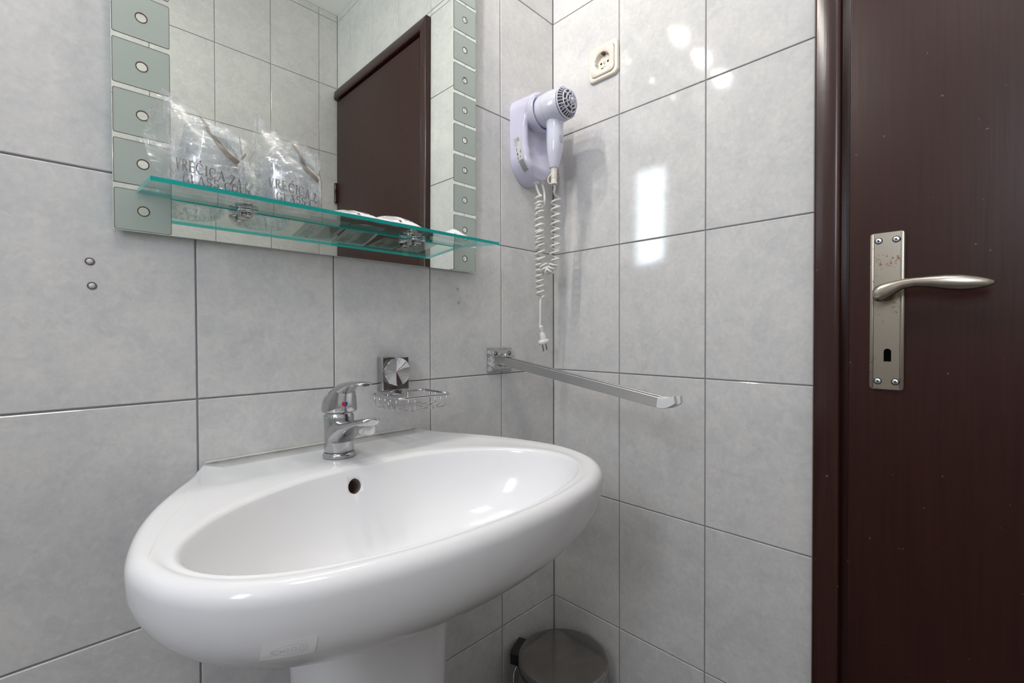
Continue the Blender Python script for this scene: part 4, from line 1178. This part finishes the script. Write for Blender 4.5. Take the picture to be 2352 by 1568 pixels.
# stretch: lower turns wider apart
lead = smooth([G1+Vector((0, 0, -.002)), Vector((-.1058, -.037, 1.345)), Vector((-.1010, -.041, 1.328)), c1[0]], 2)
tail = smooth([c1[-1], Vector((-.0975, -.0420, 1.0760)), Vector((-.1010, -.0435, 1.066)), Vector((-.1010, -.044, 1.04)), Vector((-.1025, -.044, 1.012))], 3)
s = MB(); s.tube(lead[:-1]+c1+tail[1:], WR, 8); s.build('plug_cord', CORDM, ho)
PB = Vector((-.1010, -.0445, 1.0130))
pdn = Vector((.028, -.005, -.12)).normalized()
s = MB(); s.lathe([(.0001, -.001), (.0040, 0), (.0044, .004), (.0042, .012), (.0048, .018), (.0060, .0190), (.0072, .030), (.0085, .036)], PB, pdn, 20)
for k in range(3): s.lathe([(.0044, .003+.004*k), (.0053, .0036+.004*k), (.0053, .0050+.004*k), (.0044, .0056+.004*k)], PB, pdn, 16)
pu = pdn.cross(Vector((0, 1, 0))).normalized(); pv = pdn.cross(pu)
R = []
for h, k in ((.034, .55), (.037, .96), (.039, 1.0), (.043, 1.0), (.0445, .97)):
    R.append([PB+pdn*h+pu*(.0165*k*cos(a))*(1-.10*(sin(a)**2))+pv*(.0118*k*sin(a)) for a in [2*pi*j/32 for j in range(32)]])
s.rings(R, 0, True, True, True); s.build('plug', WHITEPL, ho)
for sg in (-1, 1):
    s = MB(); o_ = PB+pdn*.044+pu*(sg*.0062); s.lathe([(.0020, 0), (.0020, .0165), (.0014, .0190), (.0001, .0192)], o_, pdn, 12); s.build('plug_pin', PINM, ho)

dr = empty('hair_dryer', (DC.x, DC.y, DC.z), label='white pistol hair dryer hanging in the holder with a coiled cord', cat='hair dryer')
s = MB()
# head (axis along -y): lathe from nozzle to rim
hp_ = [(.0001, .0735), (.0320, .0735), (.0330, .072), (.0345, .066), (.0362, .054), (.0372, .040), (.0372, .026), (.0364, .014), (.0356, .006), (.0348, .0), (.0340, -.001), (.0325, .001), (.030, .006), (.0001, .008)]
s.lathe(hp_, DC, (0, 1, 0), 48)
# handle: ellipses from inside the head down
hd = [(1.492, .026, .0255, .0270), (1.480, .029, .0215, .0235), (1.470, .030, .0190, .0205), (1.458, .0300, .0185, .0192), (1.445, .0295, .0195, .0195), (1.430, .0290, .0202, .0195), (1.415, .0295, .0195, .0185), (1.400, .0305, .0170, .0162), (1.385, .0315, .0138, .0132), (1.376, .0322, .0118, .0114), (1.3725, .0325, .0106, .0104)]
def handle_c(z):
    for i in range(len(hd)-1):
        if hd[i][0] >= z >= hd[i+1][0]:
            q = (hd[i][0]-z)/(hd[i][0]-hd[i+1][0]); return [hd[i][k]*(1-q)+hd[i+1][k]*q for k in (1, 2, 3)]
R = [[(DC.x+.001+rx*cos(2*pi*j/32), DC.y+oy+ry*sin(2*pi*j/32), z) for j in range(32)] for z, oy, rx, ry in hd]
s.rings(R, 0, True, True, True)
s.build('dryer_body', LILAC2, dr, auto=60)
# seam lines
s = MB(); s.lathe([(.0371, .0400), (.0375, .0395), (.0371, .0390)], DC, (0, 1, 0), 48); s.build('seam', mat('seam_shadow', (0.35, 0.35, 0.45), 0.4), dr)
# grille: dark dome, rings and spokes
def dome(r): return -.026*sqrt(max(0, 1-(r/.0350)**2.0))+.004
s = MB(); s.lathe([(.0310, .002)]+[(r, dome(r)*.82+.0035) for r in (.0305, .027, .022, .017, .011, .005, .0001)], DC, (0, 1, 0), 40)
s.build('dust_filter', mat('filter_mesh', (0.12, 0.10, 0.095), 0.8), dr)
s = MB()
def dpt(r, a, off=0.0): return DC+Vector((r*cos(a), dome(r)+off, r*sin(a)))
for r_, w in ((.0332, .0020), (.0240, .0016), (.0165, .0015), (.0095, .0013)):
    s.tube([dpt(r_, 2*pi*k/40) for k in range(41)], w, 8, cap=False)
for k in range(28):
    a = 2*pi*k/28; s.tube([dpt(.0325, a), dpt(.0285, a), dpt(.0240, a)], .0011, 6)
for k in range(8):
    a = 2*pi*k/8+.15; s.tube([dpt(r, a) for r in (.0240, .020, .0165)], .0017, 6)
for k in range(6):
    a = 2*pi*k/6+.4; s.tube([dpt(r, a) for r in (.0165, .013, .0095)], .0015, 6)
for k in range(6):
    a = 2*pi*k/6; s.tube([dpt(r, a) for r in (.0095, .006)], .0011, 6)
s.lathe([(.0062, dome(.006)), (.0060, dome(.006)-.0010), (.0001, -.0252)], DC, (0, 1, 0), 20)
for a0, a1 in (((-.026, -.016), (-.006, .003)), ((-.022, -.022), (.001, -.004))):
    p, q = a0, a1
    s.tube([DC+Vector((p[0]+(q[0]-p[0])*t/6, dome(sqrt((p[0]+(q[0]-p[0])*t/6)**2+(p[1]+(q[1]-p[1])*t/6)**2))-.0014, p[1]+(q[1]-p[1])*t/6)) for t in range(7)], .0006, 6)
s.build('intake_grille', LILAC2, dr)
s = MB(); s.box(DC.x-.004, DC.x+.006, DC.y+.0480, DC.y+.0530, 1.453, 1.4655, .0015); s.build('switch', BLUE, dr)
# shield emblem on the handle, toward the room
def hpt(dx, z, off=.0005):
    oy, rx, ry = handle_c(z); dx = max(-rx*.97, min(rx*.97, dx)); y = DC.y+oy-ry*sqrt(max(0, 1-(dx/rx)**2))
    nn = Vector((dx/rx**2, (y-DC.y-oy)/ry**2, 0)).normalized(); return Vector((DC.x+.001+dx, y, z))+nn*off
s = MB()
sh = [(-.0055, .0085), (0, .0098), (.0055, .0085), (.0062, .004), (.0055, -.003), (.0030, -.0072), (0, -.0092), (-.0030, -.0072), (-.0055, -.003), (-.0062, .004)]
cxh, czh = -.0005, 1.4310
ns = len(sh)
for k in range(ns):
    a, b_ = sh[k], sh[(k+1) % ns]
    for t in range(3):
        f0, f1 = t/3, (t+1)/3
        s.add([hpt(cxh+a[0]*f0, czh+a[1]*f0), hpt(cxh+a[0]*f1, czh+a[1]*f1), hpt(cxh+b_[0]*f1, czh+b_[1]*f1), hpt(cxh+b_[0]*f0, czh+b_[1]*f0)], [(0, 1, 2, 3)])
s.build('shield_emblem', mat('emblem_grey', (0.42, 0.44, 0.45), 0.4), dr)
s = MB()
for (u0, u1, v0, v1) in ((-.0030, -.0016, -.0040, .0045), (.0016, .0030, -.0040, .0045), (-.0016, .0016, -.0004, .0008), (-.0038, -.0008, .0040, .0048), (.0008, .0038, .0040, .0048), (-.0038, -.0008, -.0046, -.0038), (.0008, .0038, -.0046, -.0038)):
    s.add([hpt(cxh+u0, czh+v0, .0009), hpt(cxh+u1, czh+v0, .0009), hpt(cxh+u1, czh+v1, .0009), hpt(cxh+u0, czh+v1, .0009)], [(0, 1, 2, 3)])
s.build('emblem_letter', LILAC2, dr)
# strain relief boot with hanging loop
BT = Vector((DC.x+.001, DC.y+.0325, 1.3728))
s = MB(); s.lathe([(.0078, .0), (.0082, -.002), (.0074, -.005), (.0068, -.020), (.0066, -.028), (.0076, -.036), (.0074, -.0375), (.0040, -.0372)], BT, (0, 0, 1), 24)
for k in range(5): s.lathe([(.0068, -.009-.0032*k), (.0074, -.0098-.0032*k), (.0074, -.0108-.0032*k), (.0067, -.0116-.0032*k)], BT, (0, 0, 1), 20)
lpv = [BT+Vector(v) for v in ((-.0050, .002, -.012), (-.0095, .006, -.019), (-.0120, .008, -.025), (-.0110, .008, -.034), (-.0075, .006, -.0365), (-.0045, .002, -.034))]
s.tube(smooth(lpv, 2), .0014, 8); s.build('cord_boot', CREAM, dr)
c2a = coil([(-.0905, -.085, 1.312), (-.0890, -.082, 1.26), (-.0890, -.080, 1.20), (-.0900, -.078, 1.165)], 8.5, .0100, WR, 16, .5)
c2b = coil([(-.0905, -.078, 1.160), (-.0910, -.072, 1.148), (-.0935, -.064, 1.141), (-.0965, -.056, 1.145), (-.0990, -.051, 1.160)], 6.0, .0092, WR, 16, .5)
c2c = coil([(-.1010, -.048, 1.165), (-.1030, -.0455, 1.21), (-.1045, -.0455, 1.25), (-.1035, -.0455, 1.300)], 8.5, .0086, WR, 16, .5)
lead = smooth([BT+Vector((0, 0, -.036)), BT+Vector((.003, .0, -.046)), Vector((-.108, -.092, 1.318)), c2a[0]], 2)
tail = smooth([c2c[-1], Vector((-.0890, -.045, 1.300)), Vector((-.0870, -.047, 1.322)), Vector((-.0860, -.042, 1.345)), G2+Vector((0, 0, -.002))], 2)
allp = lead[:-1]+c2a+c2b[1:]+c2c[1:]+tail[1:]
s = MB(); s.tube(allp, WR, 8); s.build('coiled_cord', CORDM, dr)

# ------------------------------------------------------------------ pedal bin in the corner
bn = Vector((-.1170, -.1240, 0)); BRr = .1000; BH = .2560
pb = empty('pedal_bin', bn, label='round steel pedal bin standing on the floor in the corner', cat='bin')
def bin_build(nt, b):
    tc = N(nt, 'ShaderNodeTexCoord'); n_ = N(nt, 'ShaderNodeTexNoise', Scale=14.0, Detail=3.0); nt.links.new(tc.outputs['Object'], n_.inputs['Vector'])
    nt.links.new(ramp(nt, n_.outputs['Fac'], [(0.35, (0.30, 0.28, 0.27)), (0.7, (0.38, 0.36, 0.35))]), b.inputs['Base Color'])
STEEL = mat('bin_steel', rough=0.16, metal=1.0, build=bin_build)
s = MB(); s.lathe([(.0001, BH-.0012), (.050, BH-.0009), (.092, BH-.0002), (.0975, BH), (.1005, BH-.0012), (.1020, BH-.0042), (.1022, BH-.024), (.1000, BH-.024)], bn, n=72); s.build('bin_lid', STEEL, pb)
s = MB(); s.lathe([(.0960, 0), (.0965, .010), (.0955, BH-.030), (.0975, BH-.026)], bn, n=64, cap0=True); s.build('bin_body', STEEL, pb)
s = MB(); s.lathe([(.0985, 0), (.0995, .003), (.0995, .012), (.0970, .014)], bn, n=64, cap0=True); s.build('bin_base', BLACKPL, pb)
# hinge block on the wall side, toward upper left in the view
hdx = Vector((-.36, .93, 0)).normalized(); hpx = Vector((-hdx.y, hdx.x, 0))
s = MB(); c = bn+hdx*.100+Vector((0, 0, BH-.022))
s.prism([(-.029, -.012), (.029, -.012), (.029, .012), (.025, .0185), (-.025, .0185), (-.029, .012)], c-hdx*.003, hpx, (0, 0, 1), hdx*.022); s.build('lid_hinge', BLACKPL, pb)
a0 = bn+hdx*.108+hpx*.030+Vector((0, 0, BH-.026))
wx_ = Vector((-1, 0, 0))
P = [bn+Vector((-.080, .070, BH-.020)), bn+Vector((-.096, .066, BH-.030)), bn+Vector((-.104, .050, BH-.075)), bn+Vector((-.100, .040, BH-.10))]
s = MB(); s.tube(smooth(P, 2), .0013, 8); s.build('carry_wire', CLEANCHROME, pb)
# liner bag folded over the rim: crumpled translucent skirt
s = MB(); R = []
for i in range(9):
    row = []
    for j in range(96):
        a = 2*pi*j/96; q = i/8
        sg = max(0, cos(a-radians(165)))**2; sg2 = max(0, cos(a-radians(-42)))**6
        r = .0985+.0015*q+q*(.014*sg+.006*sg2)*(.7+.5*noise.noise(Vector((j*.35, 2, 0))))+.0012*noise.noise(Vector((j*.8, i*.8, 5)))
        row.append((bn.x+r*cos(a), bn.y+r*sin(a), BH-.025-q*(.045+.06*sg+.02*noise.noise(Vector((j*.2, 0, 9))))))
    R.append(row)
s.rings(R, 0, True); s.build('liner_bag', FILMW, pb)
s = MB(); s.prism([(-.022, 0), (.022, 0), (.016, .034), (-.016, .034)], bn-hdx*.094+Vector((0, 0, .016)), hpx, -hdx, (0, 0, .005)); s.build('pedal', BLACKPL, pb)

# ------------------------------------------------------------------ lamp above the mirror (out of the frame, mirrored in the tiles)
la = empty('mirror_lamp', (-.665, 0, 1.985), label='bar lamp with three warm spot bulbs above the mirror', cat='lamp')
s = MB(); s.box(-.89, -.44, -.030, -.0005, 1.970, 2.000, .004); s.build('lamp_bar', CLEANCHROME, la)
LAMPW = 3.0
BULB = emit('warm_bulb', (1.0, 0.72, 0.42), 60.0)
for k, x in enumerate((-.83, -.665, -.50)):
    c = Vector((x, -.085, 1.975)); ax = Vector((.10*(k-1.2), -.50, -.60)).normalized()
    s = MB(); s.tube([(x, -.028, 1.985), (x, -.05, 1.995), c-ax*.020], .004, 8); s.build('lamp_arm', CLEANCHROME, la)
    s = MB(); s.lathe([(.012, -.030), (.016, -.022), (.020, -.008), (.030, .012), (.0315, .018), (.0300, .0175), (.018, -.004), (.0001, -.010)], c, ax, 28); s.build('lamp_reflector', CLEANCHROME, la)
    pl = bpy.data.lights.new('spot_bulb_light', 'POINT'); pl.energy = LAMPW; pl.color = (1.0, 0.965, 0.92); pl.shadow_soft_size = .010
    po = bpy.data.objects.new('spot_bulb_light', pl); COL.objects.link(po); po.location = c+ax*.045
    s = MB(); s.lathe([(.0001, -.006), (.007, -.004), (.0095, .003), (.0075, .010), (.0001, .013)], c, ax, 16); s.build('bulb', BULB, la)
cl = empty('ceiling_fill', (-1.0, -.70, CZ), label='round fill light added on the ceiling, out of view, above the middle of the room', cat='lamp')  # made-up fitting for the added ceiling fill, never in view
s = MB(); s.lathe([(.16, 0), (.165, -.010), (.160, -.030), (.150, -.032)], (-1.0, -.70, CZ-.0005), n=48, cap0=True); s.build('fill_base', CLEANCHROME, cl)
s = MB(); s.lathe([(.150, -.030), (.145, -.048), (.11, -.062), (.05, -.068), (.0001, -.069)], (-1.0, -.70, CZ), n=48); s.build('diffuser', emit('fill_diffuser', (1.0, 0.95, 0.88), 2.5), cl)
